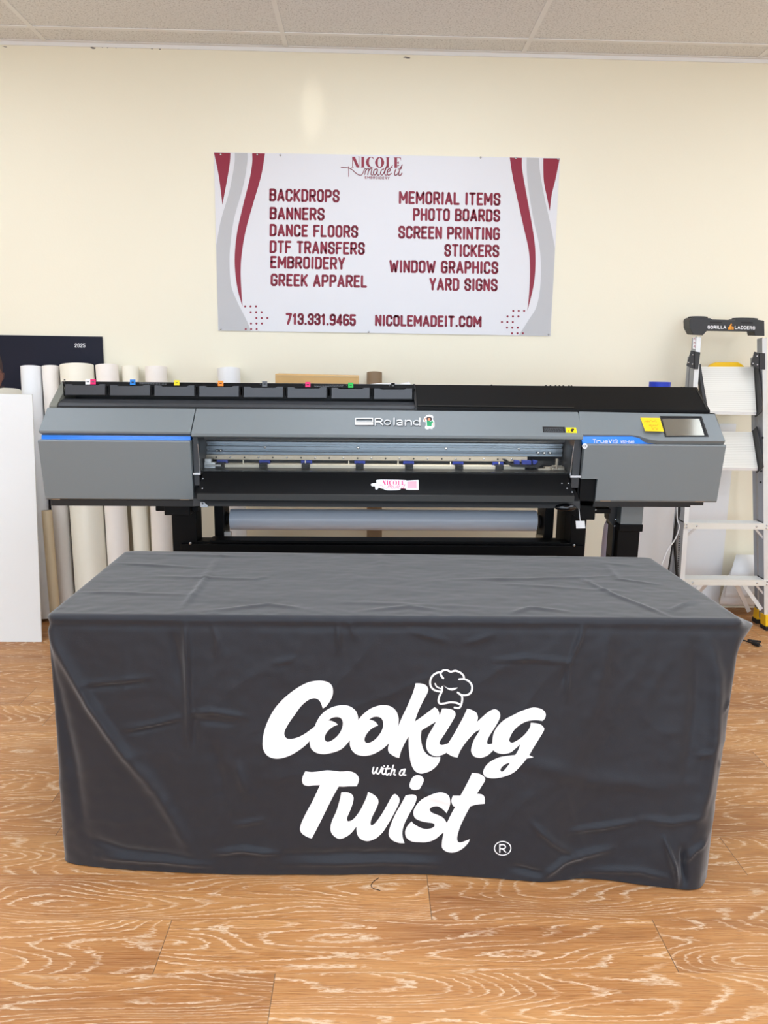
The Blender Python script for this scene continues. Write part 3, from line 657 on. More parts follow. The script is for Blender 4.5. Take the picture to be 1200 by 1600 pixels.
c = MB(); c.prism([(3.048, 1.2185), (3.048, 1.228), (3.19, 1.3175), (3.21, 1.3175), (3.30, 1.2185)], I0, I0+.030); o = sh(c).build('end_plate', mat('olive_grey_plate', (116, 116, 106), .4), prn, bevel=.002)
c = MB(); c.prism([(3.048, 1.2185), (3.048, 1.232), (3.20, 1.319), (3.21, 1.319), (3.30, 1.2185)], IS-.008, IS+.001); sh(c).build('unit_divider', M_deep, prn)
c = MB(); c.prism([(3.140, 1.297), (3.138, 1.302), (3.149, 1.3178), (3.16, 1.3178), (3.16, 1.297)], I0+.030, IS-.008); lab = sh(c).build('label_rail', M_black, prn)
c = MB(); c.prism([(3.06, 1.2255), (3.07, 1.237), (3.11, 1.248), (3.14, 1.25), (3.14, 1.2255)], I0+.030, IS-.008); sh(c).build('tray_ledge', M_dgray, prn)
slots = [(101.8, 164), (172, 234), (241.5, 303.5), (311.4, 373), (381, 442), (449.5, 510), (518, 577.5), (584.5, 644)]
labs = [None, (203, 211.5, M_cyan), (272, 280.5, M_yel), (340.5, 349, M_org), (409.5, 417.5, M_lgray), (477, 485, M_pink), (544, 552, M_grn), (611, 617, M_black)]
YS = 3.128
lm = ymap(3.1365)
for i, (a, b2) in enumerate(slots):
    yo = .0134*((a+b2)/2-133)
    y0, y1 = 600.5+yo, 617.0+yo
    mpS = ymap(YS)
    d = MB(); d.slab([mpS(*p) for p in [(a, y0), (a+9, y0), (a+12, y0+1.8), (b2-12, y0+1.8), (b2-9, y0), (b2, y0), (b2, y1), (a, y1)]], (0, .05, 0))
    tr = d.build('ink_tray', M_slot, prn); 
    d = MB(); e = 2.0; d.gstroke([(a-e, y0-1), (a-e, y1+.6), (b2+e, y1+.6), (b2+e, y0-1)], 1.6, ymap(YS-.002), 0, False); d.build('tray_frame', M_black, tr, recalc=False)
    if labs[i]:
        la, lb, mm = labs[i]; ym = 596.2+.0134*((la+lb)/2-140)
        d = MB(); d.slab([lm(*p) for p in ((la, ym-4), (lb, ym-4), (lb, ym+4.2), (la, ym+4.2))], (0, .0015, 0), 0)
        d.gpoly([((la+lb)/2-1.8, ym-.6), ((la+lb)/2+1.8, ym-.6), ((la+lb)/2+1.8, ym+.9), ((la+lb)/2-1.8, ym+.9)], ymap(3.136), 1)
        d.gpoly([(la-3, ym-.4), (la-2, ym-.4), (la-2, ym+.7), (la-3, ym+.7)], ymap(3.136), 2)
        d.build('colour_label', [mm, M_deep if mm is not M_black else M_lgray, M_lgray], lab, recalc=False)
d = MB()
for (la, lb, mi) in ((133.5, 141, 0), (141, 149.5, 1)):
    d.slab([lm(*p) for p in ((la, 592.3), (lb, 592.3), (lb, 600.6), (la, 600.6))], (0, .0015, 0), mi)
    d.gpoly([((la+lb)/2-2, 596), ((la+lb)/2+2, 596), ((la+lb)/2+2, 597.3), ((la+lb)/2-2, 597.3)], ymap(3.136), 2)
d.build('colour_label', [M_white, M_pink, M_lgray], lab, recalc=False)
d = MB()
for (a, b2, yb) in ((218, 262, 597.3), (491, 535, 601.2)):
    for r in range(2):
        x = a
        while x < b2-2*r:
            l = random.uniform(1, 3.5); y = yb+r*1.9+.0134*(x-a); d.gpoly([(x, y), (x+l, y), (x+l, y+.8), (x, y+.8)], ymap(3.1362)); x += l+.7
d.build('small_print', M_lgray, lab, recalc=False)
d = MB()
for px in (101, 860, 853, 868, 874, 880, 889, 893, 1065, 1069, 768): d.dome(P(px, 594.3+.0117*(px-97), 3.21), (0, 0, 1), .004, .004)
d.build('cover_clip', M_black, prn)
# --- stand
LG = ((-.815, -.712), (.862, P(917, 812, 3.13).x))
for a, b2 in LG:
    c = MB(); c.box((a, 3.13, .075), (b2, 3.23, .80)); c.box((a, 3.02, .79), (b2, 3.45, .85)); lg = c.build('leg', M_black, prn, bevel=.003)
    c = MB(); c.box((a+.01, 2.80, .075), (b2-.01, 3.75, .13)); ft_ = c.build('foot', M_black, lg, bevel=.003)
    for y in (2.85, 3.70):
        c = MB(); c.tube([(a+.03, y, .0375), (b2-.03, y, .0375)], .0375, 20); auto_smooth(c.build('caster', M_rubber, ft_))
        MB().box(((a+b2)/2-.01, y-.012, .06), ((a+b2)/2+.01, y+.012, .08)).build('caster_fork', M_steel, ft_)
c = MB(); c.box((-.775, 3.10, .612), (.915, 3.13, .656)); c.box((-.712, 3.13, .648), (.872, 3.21, .660)); c.box((-.66, 3.12, .656), (.82, 3.2, .668)); beam = sh(c).build('crossbeam', M_black, prn, bevel=.002)
for px in (297.5, 897): MB().dome(P(px, 849+.005*(px-297), 3.0995), (0, -1, 0), .0065, .004).build('bolt', M_steel, beam, smooth=True)
for a, b2, y in ((246, 312, 793), (898, 951, 796.5)):
    x0, x1 = P(a, y, 3.09).x, P(b2, y, 3.09).x; zz = P((a+b2)/2, y, 3.09).z
    c = MB(); c.box((x0, 3.06, zz-.010), (x1, 3.12, zz+.010)); br = c.build('side_bracket', M_black, prn, bevel=.003)
    px = 265.5 if a == 246 else 930.5
    MB().dome(P(px, y, 3.059), (0, -1, 0), .004, .002).build('screw', M_white, br, smooth=True)
for (a, b2) in ((340.5, 358), (841, 858.5)):
    x0, x1 = P(a, 815, 3.38).x, P(b2, 815, 3.38).x
    if a < 400: x1 -= .012
    else: x0 += .012
    c = MB(); c.box((x0, 3.30, .58), (x1, 3.46, .86)); hd = c.build('roll_holder', M_black, prn, bevel=.004)
    xm = x1 if a < 400 else x0; s = 1 if a < 400 else -1
    c = MB(); c.tube([(xm, 3.40, .70), (xm+s*.006, 3.40, .70)], .030, 20); auto_smooth(c.build('roll_flange', M_rubber, hd))
    c = MB(); c.box((min(xm, xm+s*.03), 3.32, .62), (max(xm, xm+s*.03), 3.34, .655)); c.build('lock_lever', M_white if a < 400 else M_kraft, hd)
for a, b2 in ((878.5, 890),):
    c = MB(); c.box((P(a, 815, 3.3).x, 3.25, .55), (P(b2, 815, 3.3).x, 3.40, .86)); c.build('brace_post', M_black, prn)
# hanging tag
c = MB(); c.tube([P(905, 788, 2.99), P(904.5, 795, 2.985), P(906.5, 814, 2.985)], .0014, 6); s_ = c.build('tag_cord', M_white, prn)
MB().slab([P(x, y, 2.983) for x, y in ((899.5, 814), (913.5, 814), (914.5, 825.5), (900.5, 825.8))], (0, .0015, 0)).build('paper_tag', M_paper, s_)
# electrics post on the right
c = MB(); x0, x1 = P(961.5, 830, 3.10).x, P(1004, 800, 3.10).x
c.box((x0+.012, 3.10, .03), (x1-.004, 3.24, .758)); po = c.build('dryer_post', M_black, prn, bevel=.003)
c = MB(); c.box((x0+.015, 3.09, .757), (x1, 3.26, .846)); c.build('post_head', M_gray, po, bevel=.003)
c = MB(); c.box((x0+.010, 3.085, .728), (x1+.002, 3.262, .759)); c.build('post_collar', M_black, po, bevel=.003)
c = MB(); c.slab([P(x, y, 3.14) for x, y in ((951, 785), (966, 785), (966, 870), (955, 870), (958, 822), (951, 812))], (0, .06, 0)); c.box((x0-.02, 3.1, .0), (x1+.02, 3.3, .03))
c.build('post_bracket', M_deep, po)
for (x, y) in ((960.5, 822), (962, 812)): MB().dome(P(x, y, 3.139), (0, -1, 0), .005, .003).build('screw', M_steel, po, smooth=True)

# media roll held under the printer
xr0, xr1 = P(358.5, 812, 3.36).x, P(840, 814, 3.36).x
t = thing('media_roll', 'long pale grey roll of print media held under the printer between black holders', 'media roll', ((xr0+xr1)/2, 3.40, .70))
c = MB(); c.tube([(xr0, 3.40, .697), (xr1, 3.40, .705)], .0478, 48); auto_smooth(c.build('wound_media', M_mediaroll, t))
c = MB(); c.tube([(xr0-.003, 3.40, .697), (xr1+.003, 3.40, .705)], .038, 24); auto_smooth(c.build('core', M_kraft, t))
# sticky note on the control cover
c = MB(); q = [(1000.5, 652.5), (1031, 653), (1037.5, 674.5), (1008, 673.5)]
N = 8; vs = []
for j in range(N+1):
    for i in range(N+1):
        u, v = i/N, j/N; a = [q[0][k]*(1-u)*(1-v)+q[1][k]*u*(1-v)+q[2][k]*u*v+q[3][k]*(1-u)*v for k in (0, 1)]
        vs.append(slope(.0015+.012*v**2)(*a))
c.add(vs, [(j*(N+1)+i, j*(N+1)+i+1, (j+1)*(N+1)+i+1, (j+1)*(N+1)+i) for j in range(N) for i in range(N)], 0)
def nm(x, y):
    v = min(1, max(0, (y-652.5)/21.5)); return slope(.0021+.012*v**2)(x, y)
for y, a, b2 in ((659, 1007, 1026), (665, 1014, 1030), (670, 1018, 1029)):
    p = []; x = a
    while x < b2: p.append((x, y+random.uniform(-2.6, 2.2))); x += random.uniform(.5, 1.8)
    c.gstroke(p, .55, nm, 1, False)
note = c.build('sticky_note', [M_note, M_pen], recalc=False, smooth=False)
tag(note, 'yellow sticky note with orange scribble stuck left of the touch screen', 'sticky note')

# things lying on top of the printer
ZT = lambda x: 1.300+TILT*x
def on_top(name, px0, px1, ytop, Y, dep, m, label, catg):
    x0, x1 = P(px0, ytop, Y).x, P(px1, ytop, Y).x; zt = P((px0+px1)/2, ytop, Y).z
    o = MB().box((x0, Y, ZT(max(x0, x1))+.001), (x1, Y+dep, zt)).build(name, m, bevel=.002); tag(o, label, catg); return o
x0, x1 = P(430, 590, 3.46).x, P(560.5, 590, 3.46).x
t = thing('cardboard_box', 'flat tan cardboard box lying on top of the printer', 'box', ((x0+x1)/2, 3.52, ZT(x1)))
zt0, zt1 = P(430, 584, 3.46).z, P(560, 587.2, 3.46).z
c = MB(); zb = ZT(x1)+.001; c.add([(x0,3.46,zb),(x1,3.46,zb),(x1,3.60,zb),(x0,3.60,zb),(x0,3.46,zt0),(x1,3.46,zt1),(x1,3.60,zt1),(x0,3.60,zt0)], [(0,3,2,1),(4,5,6,7),(0,1,5,4),(1,2,6,5),(2,3,7,6),(3,0,4,7)])
bo = c.build('body', M_card, t, bevel=.002)
MB().box((x0+.002, 3.458, min(zt0, zt1)-.006), (x1-.002, 3.461, min(zt0, zt1)-.004)).build('flap_edge', M_kraft, t)
# white sheet with a curled end
x0, x1 = P(572, 600, 3.42).x, P(642, 600, 3.42).x; c = MB(); n = 24; vs = []
for j in range(2):
    for i in range(n+1):
        u = i/n; zz = ZT(x1)+.002+.009*min(1, u*3)-.004*u+(.012*max(0, (u-.75)*4)**2*(1 if j else .3))+.002*math.sin(u*23)*(u > .7)
        vs.append((x0+(x1-x0)*u, 3.42+j*.15, zz))
c.add(vs, [(i, i+1, n+2+i, n+1+i) for i in range(n)]); o = c.build('paper_sheet', M_paper, smooth=True)
so = o.modifiers.new('thickness', 'SOLIDIFY'); so.thickness = .0012; so.offset = 1
tag(o, 'white paper sheet with a curled end lying on top of the printer', 'paper')
X = P(1031, 600, 3.52).x; r = (P(1047, 600, 3.52).x-P(1015, 600, 3.52).x)/2; zt = P(1031, 596.8, 3.52).z
t = thing('tape_roll', 'roll of bright blue tape on top of the printer, right end', 'tape', (X, 3.52, ZT(X)))
c = MB(); zb = ZT(X+r)+.001; n = 40
vs = []
for rr, z_ in ((r, zb), (r, zt), (r*.8, zt), (r*.8, zb)): vs += [(X+rr*math.cos(k*2*math.pi/n), 3.52+rr*math.sin(k*2*math.pi/n), z_) for k in range(n)]
c.add(vs, [(j*n+k, j*n+(k+1) % n, ((j+1) % 4)*n+(k+1) % n, ((j+1) % 4)*n+k) for j in range(4) for k in range(n)])
auto_smooth(c.build('tape', mat('blue_tape', (30, 60, 190), .5), t))
c = MB(); vs = []
for rr, z_ in ((r*.799, zb), (r*.799, zt-.001), (r*.74, zt-.001), (r*.74, zb)): vs += [(X+rr*math.cos(k*2*math.pi/n), 3.52+rr*math.sin(k*2*math.pi/n), z_) for k in range(n)]
c.add(vs, [(j*n+k, j*n+(k+1) % n, ((j+1) % 4)*n+(k+1) % n, ((j+1) % 4)*n+k) for j in range(4) for k in range(n)])
auto_smooth(c.build('core', M_kraft, t))

# ================================================================== THINGS BEHIND AND BESIDE THE PRINTER
def ring_tube(mb, a, b2, r0, r1, n=36, mi=0):
    """hollow tube from a to b2 with outer radius r0 and inner radius r1"""
    a, b2 = Vector(a), Vector(b2); d = (b2-a).normalized(); u = d.orthogonal().normalized(); v = d.cross(u); vs = []
    for p, r in ((a, r0), (b2, r0), (b2, r1), (a, r1)): vs += [p+(u*math.cos(k*2*math.pi/n)+v*math.sin(k*2*math.pi/n))*r for k in range(n)]
    return mb.add(vs, [(j*n+k, j*n+(k+1) % n, ((j+1) % 4)*n+(k+1) % n, ((j+1) % 4)*n+k) for j in range(4) for k in range(n)], mi)
ROLLS = [  # top l, r, y ; mid x and height y lower down ; paper, core, label
    (33, 63.5, 572, 63, 850, M_paper, M_paper, 'tall white paper roll at the far left, half behind the white foam board'),
    (66, 91.5, 571.5, 97.5, 850, M_pinkpaper, M_paper, 'tall narrow white roll, second from the left of the rolls behind the printer'),
    (95, 145, 570, 139, 850, M_creampaper, M_paper, 'widest white paper roll leaning on the wall behind the left end of the printer'),
    (150, 184, 570, 184, 850, M_pinkpaper, M_brown, 'white paper roll with a brown core in front of the navy poster\'s right edge'),
    (190.5, 216, 572, 221, 850, M_creampaper, M_paper, 'slim white roll just right of the navy poster, third from the right of its row'),
    (227, 260.5, 573, 254, 850, M_pinkpaper, M_paper, 'pinkish white roll standing left of the printer leg'),
    (340, 375, 575, 368, 835, M_paper, M_paper, 'white roll standing alone behind the orange ink label'),
    (573, 597, 581, 585, 835, M_brown, M_kraft, 'slim brown cardboard tube behind the middle of the printer'),
]
for (l, r_, yt, xm, ym, m1, m2, lb) in ROLLS:
    cx = (l+r_)/2
    YT = YW-.045-.03
    rad = (P(r_, yt, YT).x-P(l, yt, YT).x)/2
    YT = YW-rad-(.034 if l < 188 else .006); top = P(cx, yt+1, YT); YBt = YT-.22
    k = P(xm, ym, YBt+.5*(YT-YBt)); k = P(xm, ym, YBt+(YT-YBt)*k.z/top.z)
    dx = (top.x-k.x)/(top.z-k.z)
    bot = Vector((top.x-dx*top.z, YBt, rad*(YT-YBt)/top.z+.001))
    d = (top-bot).normalized()
    t = thing('cardboard_tube' if m1 is M_brown else 'paper_roll', lb, 'tube' if m1 is M_brown else 'paper roll', (bot.x, bot.y, 0), 'rolls leaning against the back wall')
    c = MB(); ring_tube(c, bot, top, rad, rad*.62); auto_smooth(c.build('wound_paper' if m1 is not M_brown else 'tube_wall', m1, t))
    c = MB(); ring_tube(c, bot+d*.002, top+d*.003, rad*.615, rad*.5, 24); auto_smooth(c.build('core', m2, t))
# short kraft tube at the left
tp = P(73, 797.5, 3.93); bt = P(90.5, 930, 3.93); dx = (tp.x-bt.x)/(tp.z-bt.z); rad = .0215
t = thing('cardboard_tube', 'short tan cardboard tube in front of the leftmost rolls, beside the white foam board', 'tube', (tp.x-dx*tp.z, 3.86, 0))
a, b2 = Vector((tp.x-dx*tp.z, 3.86, .004)), Vector((tp.x, 3.93, tp.z))
c = MB(); ring_tube(c, a, b2, rad+.004, rad-.002); auto_smooth(c.build('tube_wall', M_kraft, t))
# navy poster, leaning on the wall behind the rolls
pt = lambda x, y: P(x, y, YW-.011)
TR = pt(159.5, 526); TL = pt(-120, 521.5); 
BLm = Vector((TR.x+.0, TR.y-.02, .002)); BLl = Vector((TL.x, TL.y-.02, .002))
c = MB(); c.slab([TL, TR, BLm, BLl], (0, .006, 0), 0)
pm = lambda off: plane_map(TR, (TR-TL).cross(BLm-TR), off)
c.gtext('2025', 116.6, 543, 133.2, 543.2, 6.6, 1.0, pm(.0008), 1, sp=.42)
c.gpoly(cat([(-60, 603), (-52, 560), (-25, 545), (-5, 556), (2, 570), (3.5, 582), (6.5, 583), (6, 592), (3, 596), (1.5, 604), (2, 612), (-60, 615)], 5), pm(.0008), 2)
c.gpoly(cat([(-62, 585), (-55, 548), (-28, 532), (-6, 545), (1.5, 560), (4.2, 574), (3.5, 581), (0, 576), (-3, 566), (-20, 562), (-40, 575)], 5), pm(.0011), 3)
c.gstroke(cat([(-20, 580), (-2, 581), (4, 582.5)], 3, False), .9, pm(.0014), 3)
c.gstroke(cat([(4, 584), (6, 586), (5, 592), (3.6, 595)], 3, False), .8, pm(.0014), 3)
c.gpoly(cat([(-70, 612), (-30, 606), (0, 605.8), (20, 606.5), (31, 608.5), (34.5, 613), (37, 630), (40, 680), (-70, 680)], 5), pm(.0009), 4)
c.gpoly(cat([(-40, 606), (-8, 603.5), (6, 603), (4.5, 606), (-10, 607)], 4), pm(.0013), 3)
po = c.build('poster_board', [M_navy, M_wht, M_skin, M_hair, M_cream], recalc=False)
tag(po, 'navy poster board marked 2025 with a printed person, leaning on the wall at far left', 'poster')
# big white foam board at left
br = PZ(65, 1003, 0.001); top = PZ(50, 617, 1.215)
c = MB(); w_ = .62
c.slab([br, Vector((top.x, top.y, top.z)), Vector((top.x-w_, top.y-.01, top.z)), Vector((br.x-w_, br.y-.01, br.z))], (0, .010, .0025))
o = c.build('foam_board', M_foam); tag(o, 'large white foam board leaning at the left edge, in front of the paper rolls', 'foam board')
# white board behind the ladder
c = MB(); c.slab([(2.088, YW-.009, 1.092), (2.092, YW-.018, .001), (1.50, YW-.018, .001), (1.50, YW-.009, 1.092)], (0, .005, 0))
o = c.build('white_panel', M_paper); tag(o, 'tall white panel standing against the wall behind the ladder', 'panel')
# big loosely curled white sheet on the floor at right
c = MB(); n = 56; vs = []; ax0, ax1 = Vector((2.085, 4.198, .188)), Vector((2.80, 4.19, .188)); NS = 8
for s_ in range(NS+1):
    for k_ in range(n+1):
        u = k_/n; a = math.radians(200-500*u); rz, ry = .183-.075*u, .092-.042*u
        p = ax0.lerp(ax1, s_/NS); bow = (.055*math.cos(a-.6)) if s_ == 0 else 0
        vs.append(Vector((p.x+bow, p.y+ry*math.cos(a)-.03*u*0, p.z+rz*math.sin(a)-.0*u)))
c.add(vs, [(s_*(n+1)+k_, s_*(n+1)+k_+1, (s_+1)*(n+1)+k_+1, (s_+1)*(n+1)+k_) for s_ in range(NS) for k_ in range(n)])
o = c.build('curled_sheet', M_paper, smooth=True); tag(o, 'large white sheet curled into a loose roll behind the right foot of the ladder', 'paper')
so = o.modifiers.new('thickness', 'SOLIDIFY'); so.thickness = .002
# clear plastic sleeve
c = MB(); n = 20; rows = 14; vs = []; base = P(952, 868, 3.62)
for j in range(rows+1):
    tt = j/rows; zz = .002+tt*.69; ww = .030*(1 if tt < .82 else math.sqrt(max(0.02, 1-((tt-.82)/.18)**2)))
    for k_ in range(n):
        a = k_*2*math.pi/n; rr = ww*(1+.16*noise.noise(Vector((math.cos(a)*2, math.sin(a)*2, zz*14)))); vs.append((base.x-.012+.016*(1-tt)*.3+rr*math.cos(a), 3.62+rr*math.sin(a)*.7, zz))
c.add(vs, [(j*n+k_, j*n+(k_+1) % n, (j+1)*n+(k_+1) % n, (j+1)*n+k_) for j in range(rows) for k_ in range(n)]+[tuple(range(rows*n, rows*n+n))])
o = c.build('plastic_sleeve', M_film, smooth=True); tag(o, 'crumpled clear plastic sleeve standing behind the right printer leg', 'plastic sleeve')
# cables hanging from the right end of the printer
def cable(name, pts, r, m, label):
    c = MB(); c.tube(pts, r, 8); o = c.build(name, m, smooth=True); tag(o, label, 'cable'); return o
def hang(px, Y0, Y1):
    q = cat(px, 5, False); n = len(q); out = [P(x, y, Y0+(Y1-Y0)*i/(n-1)) for i, (x, y) in enumerate(q)]; return out
p = hang([(1058, 786), (1058, 810), (1061, 824), (1055, 842), (1044, 858), (1037, 874), (1032, 890)], 3.55, 3.45); e = p[-1]
cable('cable', p+[Vector((e.x-.01, 3.44, .25)), Vector((e.x-.01, 3.44, .01)), Vector((e.x-.12, 3.5, .006))], .0032, M_white, 'thin white cable hanging from the right end of the printer')
p = hang([(1061.5, 786), (1062, 800), (1056, 825), (1051, 850), (1047, 875), (1044, 895)], 3.60, 3.56); e = p[-1]
cable('cable', p+[Vector((e.x, 3.56, .2)), Vector((e.x, 3.56, .01)), Vector((e.x+.1, 3.6, .006))], .0042, M_rubber, 'thin black cable curving down just left of the thick black one')
p = hang([(1061, 786), (1058, 805), (1055, 830), (1054, 850), (1056, 875), (1058, 900)], 3.66, 3.66); e = p[-1]
cable('cable', p+[Vector((e.x, 3.66, .2)), Vector((e.x, 3.66, .012)), Vector((e.x+.1, 3.62, .009))], .0075, M_rubber, 'thick black cable hanging beside the left rail of the ladder')

# ================================================================== LADDER
L0, L1 = 3.93, 4.10                     # front rail at the floor and at 1.62 m
LN = Vector((0, -1.62, L1-L0)).normalized()
def LM(off=0): return lambda x, y: hit(x, y, Vector((0, L0, 0))+Vector((0, off, 0)), LN)
lm = LM()
lad = thing('step_ladder', 'folded aluminium step ladder with a black lettered top cap at the right edge', 'ladder', (1.92, 4.02, 0))
BK = Vector((0, .06, .0))
def railpts(side):
    if side < 0: xs = lambda z: 1.740-.030*(1-z/1.6)
    else: xs = lambda z: 2.088+.107*(1-z/1.6)
    return xs
for side in (-1, 1):
    xs = railpts(side)
    def pt_(z, dy=0): return Vector((xs(z), L0+(L1-L0)*z/1.62+dy, z))
    c = MB(); c.bar(pt_(.06, .012), pt_(1.56, .012), .030, .004, 0); rl = None
    w2 = .015*side*-1
    c = MB()
    a, b2 = pt_(.05), pt_(1.56)
    c.bar(a, b2, .025, .0035)
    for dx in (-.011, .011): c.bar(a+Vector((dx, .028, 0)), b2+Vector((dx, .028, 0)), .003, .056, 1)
    c.build('front_rail', [M_alu, M_alu_shaded], lad)
    ra, rb = Vector((xs(.05)+side*.012, 4.035, .06)), Vector((xs(1.5)-side*.006, 4.165, 1.46))
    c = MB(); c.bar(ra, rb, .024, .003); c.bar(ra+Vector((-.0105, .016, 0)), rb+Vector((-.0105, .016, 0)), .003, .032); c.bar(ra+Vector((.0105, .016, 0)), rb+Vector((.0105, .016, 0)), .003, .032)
    rr_ = c.build('rear_rail', M_alu_shaded, lad)
    # feet
    c = MB(); p = pt_(.0); c.slab([Vector((p.x-.018, p.y-.02, .022)), Vector((p.x+.024, p.y-.02, .022)), Vector((p.x+.022, p.y-.012, .085)), Vector((p.x-.022, p.y-.012, .085))], (0, .06, 0)); ft_ = c.build('front_foot', M_yellow, lad, bevel=.004)
    c = MB(); c.box((p.x-.018, p.y-.024, 0), (p.x+.028, p.y+.045, .024)); c.build('foot_pad', M_rubber, ft_, bevel=.004)
    MB().dome((p.x, p.y-.0165, .055), (0, -1, 0), .007, .004).build('screw', M_steel, ft_, smooth=True)
    c = MB(); q = ra; c.box((q.x-.019, q.y-.012, .024), (q.x+.019, q.y+.036, .082)); ft_ = c.build('rear_foot', M_yellow, lad, bevel=.004)
    c = MB(); c.box((q.x-.021, q.y-.015, 0), (q.x+.021, q.y+.04, .026)); c.build('foot_pad', M_rubber, ft_, bevel=.003)
# hinge brackets
for pts, pts2, rv in (([(1073, 571), (1080, 547.5), (1085.5, 549), (1085.5, 576.5), (1078, 574)], [(1085.5, 549), (1094.5, 550.5), (1091, 577), (1085.5, 576.5)], ((1082.5, 554.5), (1075.8, 566.5), (1081.8, 569))),
                      ([(1173.5, 570), (1179, 549.5), (1187, 551.5), (1187, 576.5), (1177, 572)], [(1187, 551.5), (1195.8, 552), (1195.8, 577.5), (1187, 576.5)], ((1183, 556.5), (1176.6, 568), (1183.5, 570)))):
    c = MB(); m1 = LM(-.014); c.slab([m1(*p) for p in pts2], (0, .02, 0)); c.slab([LM(-.008)(*p) for p in pts], (0, .006, 0)); br = c.build('hinge_bracket', M_blkplast, lad, bevel=.001)
    for r in rv: MB().dome(LM(-.0095)(*r), (0, -1, .1), .0045, .003).build('rivet', M_steel, br, smooth=True)
# top cap
c = MB(); m1 = LM(-.02)
cap = [(1077.5, 501), (1080, 497.5), (1084, 496.3), (1110, 497), (1113, 499), (1148, 500.2), (1151, 498.8), (1180, 499), (1194.5, 501), (1195, 525), (1180, 524.8), (1178.6, 518.4), (1104.5, 517.2), (1098.5, 524), (1083.5, 523), (1078, 512.5)]
c.slab([m1(*p) for p in cap], (0, .085, .004)); top_cap = c.build('top_cap', M_blkplast, lad, bevel=.003)
for (a, b2, y) in ((1081, 1111, 496.5), (1150, 1190, 498.8)):
    p0, p1 = m1(a, y), m1(b2, y); cx, r = (p0.x+p1.x)/2, (p1.x-p0.x)/2; c = MB(); n = 32; z0 = p0.z-.003
    vs = []
    for rr, z_ in ((1, z0), (1, z0+.011), (.72, z0+.013), (.68, z0+.004)): vs += [(cx+rr*r*math.cos(k*2*math.pi/n), p0.y+.045+rr*.038*math.sin(k*2*math.pi/n), z_) for k in range(n)]
    c.add(vs, [(j*n+k, j*n+(k+1) % n, (j+1)*n+(k+1) % n, (j+1)*n+k) for j in range(3) for k in range(n)]+[tuple(range(3*n, 4*n))])
    auto_smooth(c.build('tool_tray', M_blkplast, top_cap))
c = MB(); m2 = LM(-.0215)
for q in ([(1109, 502.3), (1128.5, 502.6), (1127.5, 505), (1109, 504.8)], [(1157, 502.6), (1176, 503), (1176.5, 505.6), (1159.5, 505.4)]): c.gpoly(q, m2, 0)
c.build('tool_slots', M_deep, top_cap, recalc=False)
c = MB(); c.gtext('GORILLA', 1105.6, 513.9, 1134.6, 513.9, 5.2, 1.05, m2, 0, sp=.38); c.gtext('LADDERS', 1148, 514.1, 1179.8, 514.9, 5.2, 1.05, m2, 0, sp=.38)
z = lambda pts: zc(1060, 480, 8.571, pts)
for q in ([(668, 300), (668, 270), (684, 258), (692, 240), (706, 214), (722, 236), (720, 248), (700, 262), (690, 300)], [(694, 300), (700, 268), (716, 256), (716, 300)], [(722, 300), (722, 255), (740, 268), (740, 300)]):
    c.gpoly(z(q), m2, 1)
c.gpoly(z([(706, 240), (722, 232), (722, 246), (708, 248)]), LM(-.0222), 2)
c.build('cap_lettering', [M_wht, M_orange, M_deep], top_cap, recalc=False)
c = MB(); s_ = [LM(-.003)(*p) for p in ((1083.2, 527), (1087.2, 527.3), (1086.6, 545), (1082.6, 544.5))]; c.slab(s_, (0, .002, 0)); c.build('rail_sticker', M_white, lad)
c = MB()
for y in (530, 536, 542): c.gstroke([(1083.8, y), (1086, y-2), (1086, y+2)], .7, LM(-.0045), 0)
c.build('rail_sticker_print', M_red, lad, recalc=False)
# big folded steps
for (tl, tr, brr, bl, yl) in (((1095, 573), (1177.5, 573.2), (1181.8, 644), (1107, 642.5), 650), ((1099, 674), (1175.2, 675), (1184, 731), (1104, 730), 736)):
    mt, mb_ = LM(.085), LM(-.012)
    A_ = [mt(*tl), mt(*tr), mb_(*brr), mb_(*bl)]
    nrm = (A_[1]-A_[0]).cross(A_[3]-A_[0]).normalized()
    if nrm.dot(EYE-A_[0]) < 0: nrm = -nrm
    c = MB(); c.slab(A_, -nrm*.022); rows = 22
    st = c.build('folding_step', M_tread, lad)
    c = MB()
    for k_ in range(1, rows):
        u = k_/rows; a, b2 = A_[0].lerp(A_[3], u), A_[1].lerp(A_[2], u); dv = (A_[3]-A_[0]).normalized()*(.0011 if k_ != 12 else .002)
        c.add([a+nrm*.0006-dv, b2+nrm*.0006-dv, b2+nrm*.0006+dv, a+nrm*.0006+dv], [(0, 1, 2, 3)], 0)
    c.build('grip_ribs', mat('rib_shadow_grey', (214, 210, 200), .6), st, recalc=False)
    c = MB(); e = Vector((0, 0, -.016)); c.slab([A_[3], A_[2], A_[2]+e, A_[3]+e], (0, .01, 0)); c.build('step_nose', M_alu, st)
    for p0, p1, sg in ((A_[1], A_[2], 1), (A_[0], A_[3], -1)):
        q0, q1 = p0+Vector((sg*.003, 0, .012)), p1+Vector((sg*.003, 0, -.02))
        c = MB(); pe = (.055, .040) if sg > 0 else (.010, .006); c.slab([q0-nrm*.02, q1-nrm*.02, q1+nrm*pe[0], q0+nrm*pe[1]], (sg*(.006 if sg > 0 else .018), 0, 0)); c.build('step_bracket', M_blkplast, st, bevel=.002)
c = MB(); m3 = LM(.10); c.slab([m3(*p) for p in ((1108, 572.5), (1113, 568.5), (1120, 566), (1153, 566), (1158, 568.5), (1163, 572.5), (1163, 585), (1108, 585))], (0, .02, 0)); c.build('release_latch', M_yellow, lad, bevel=.002)
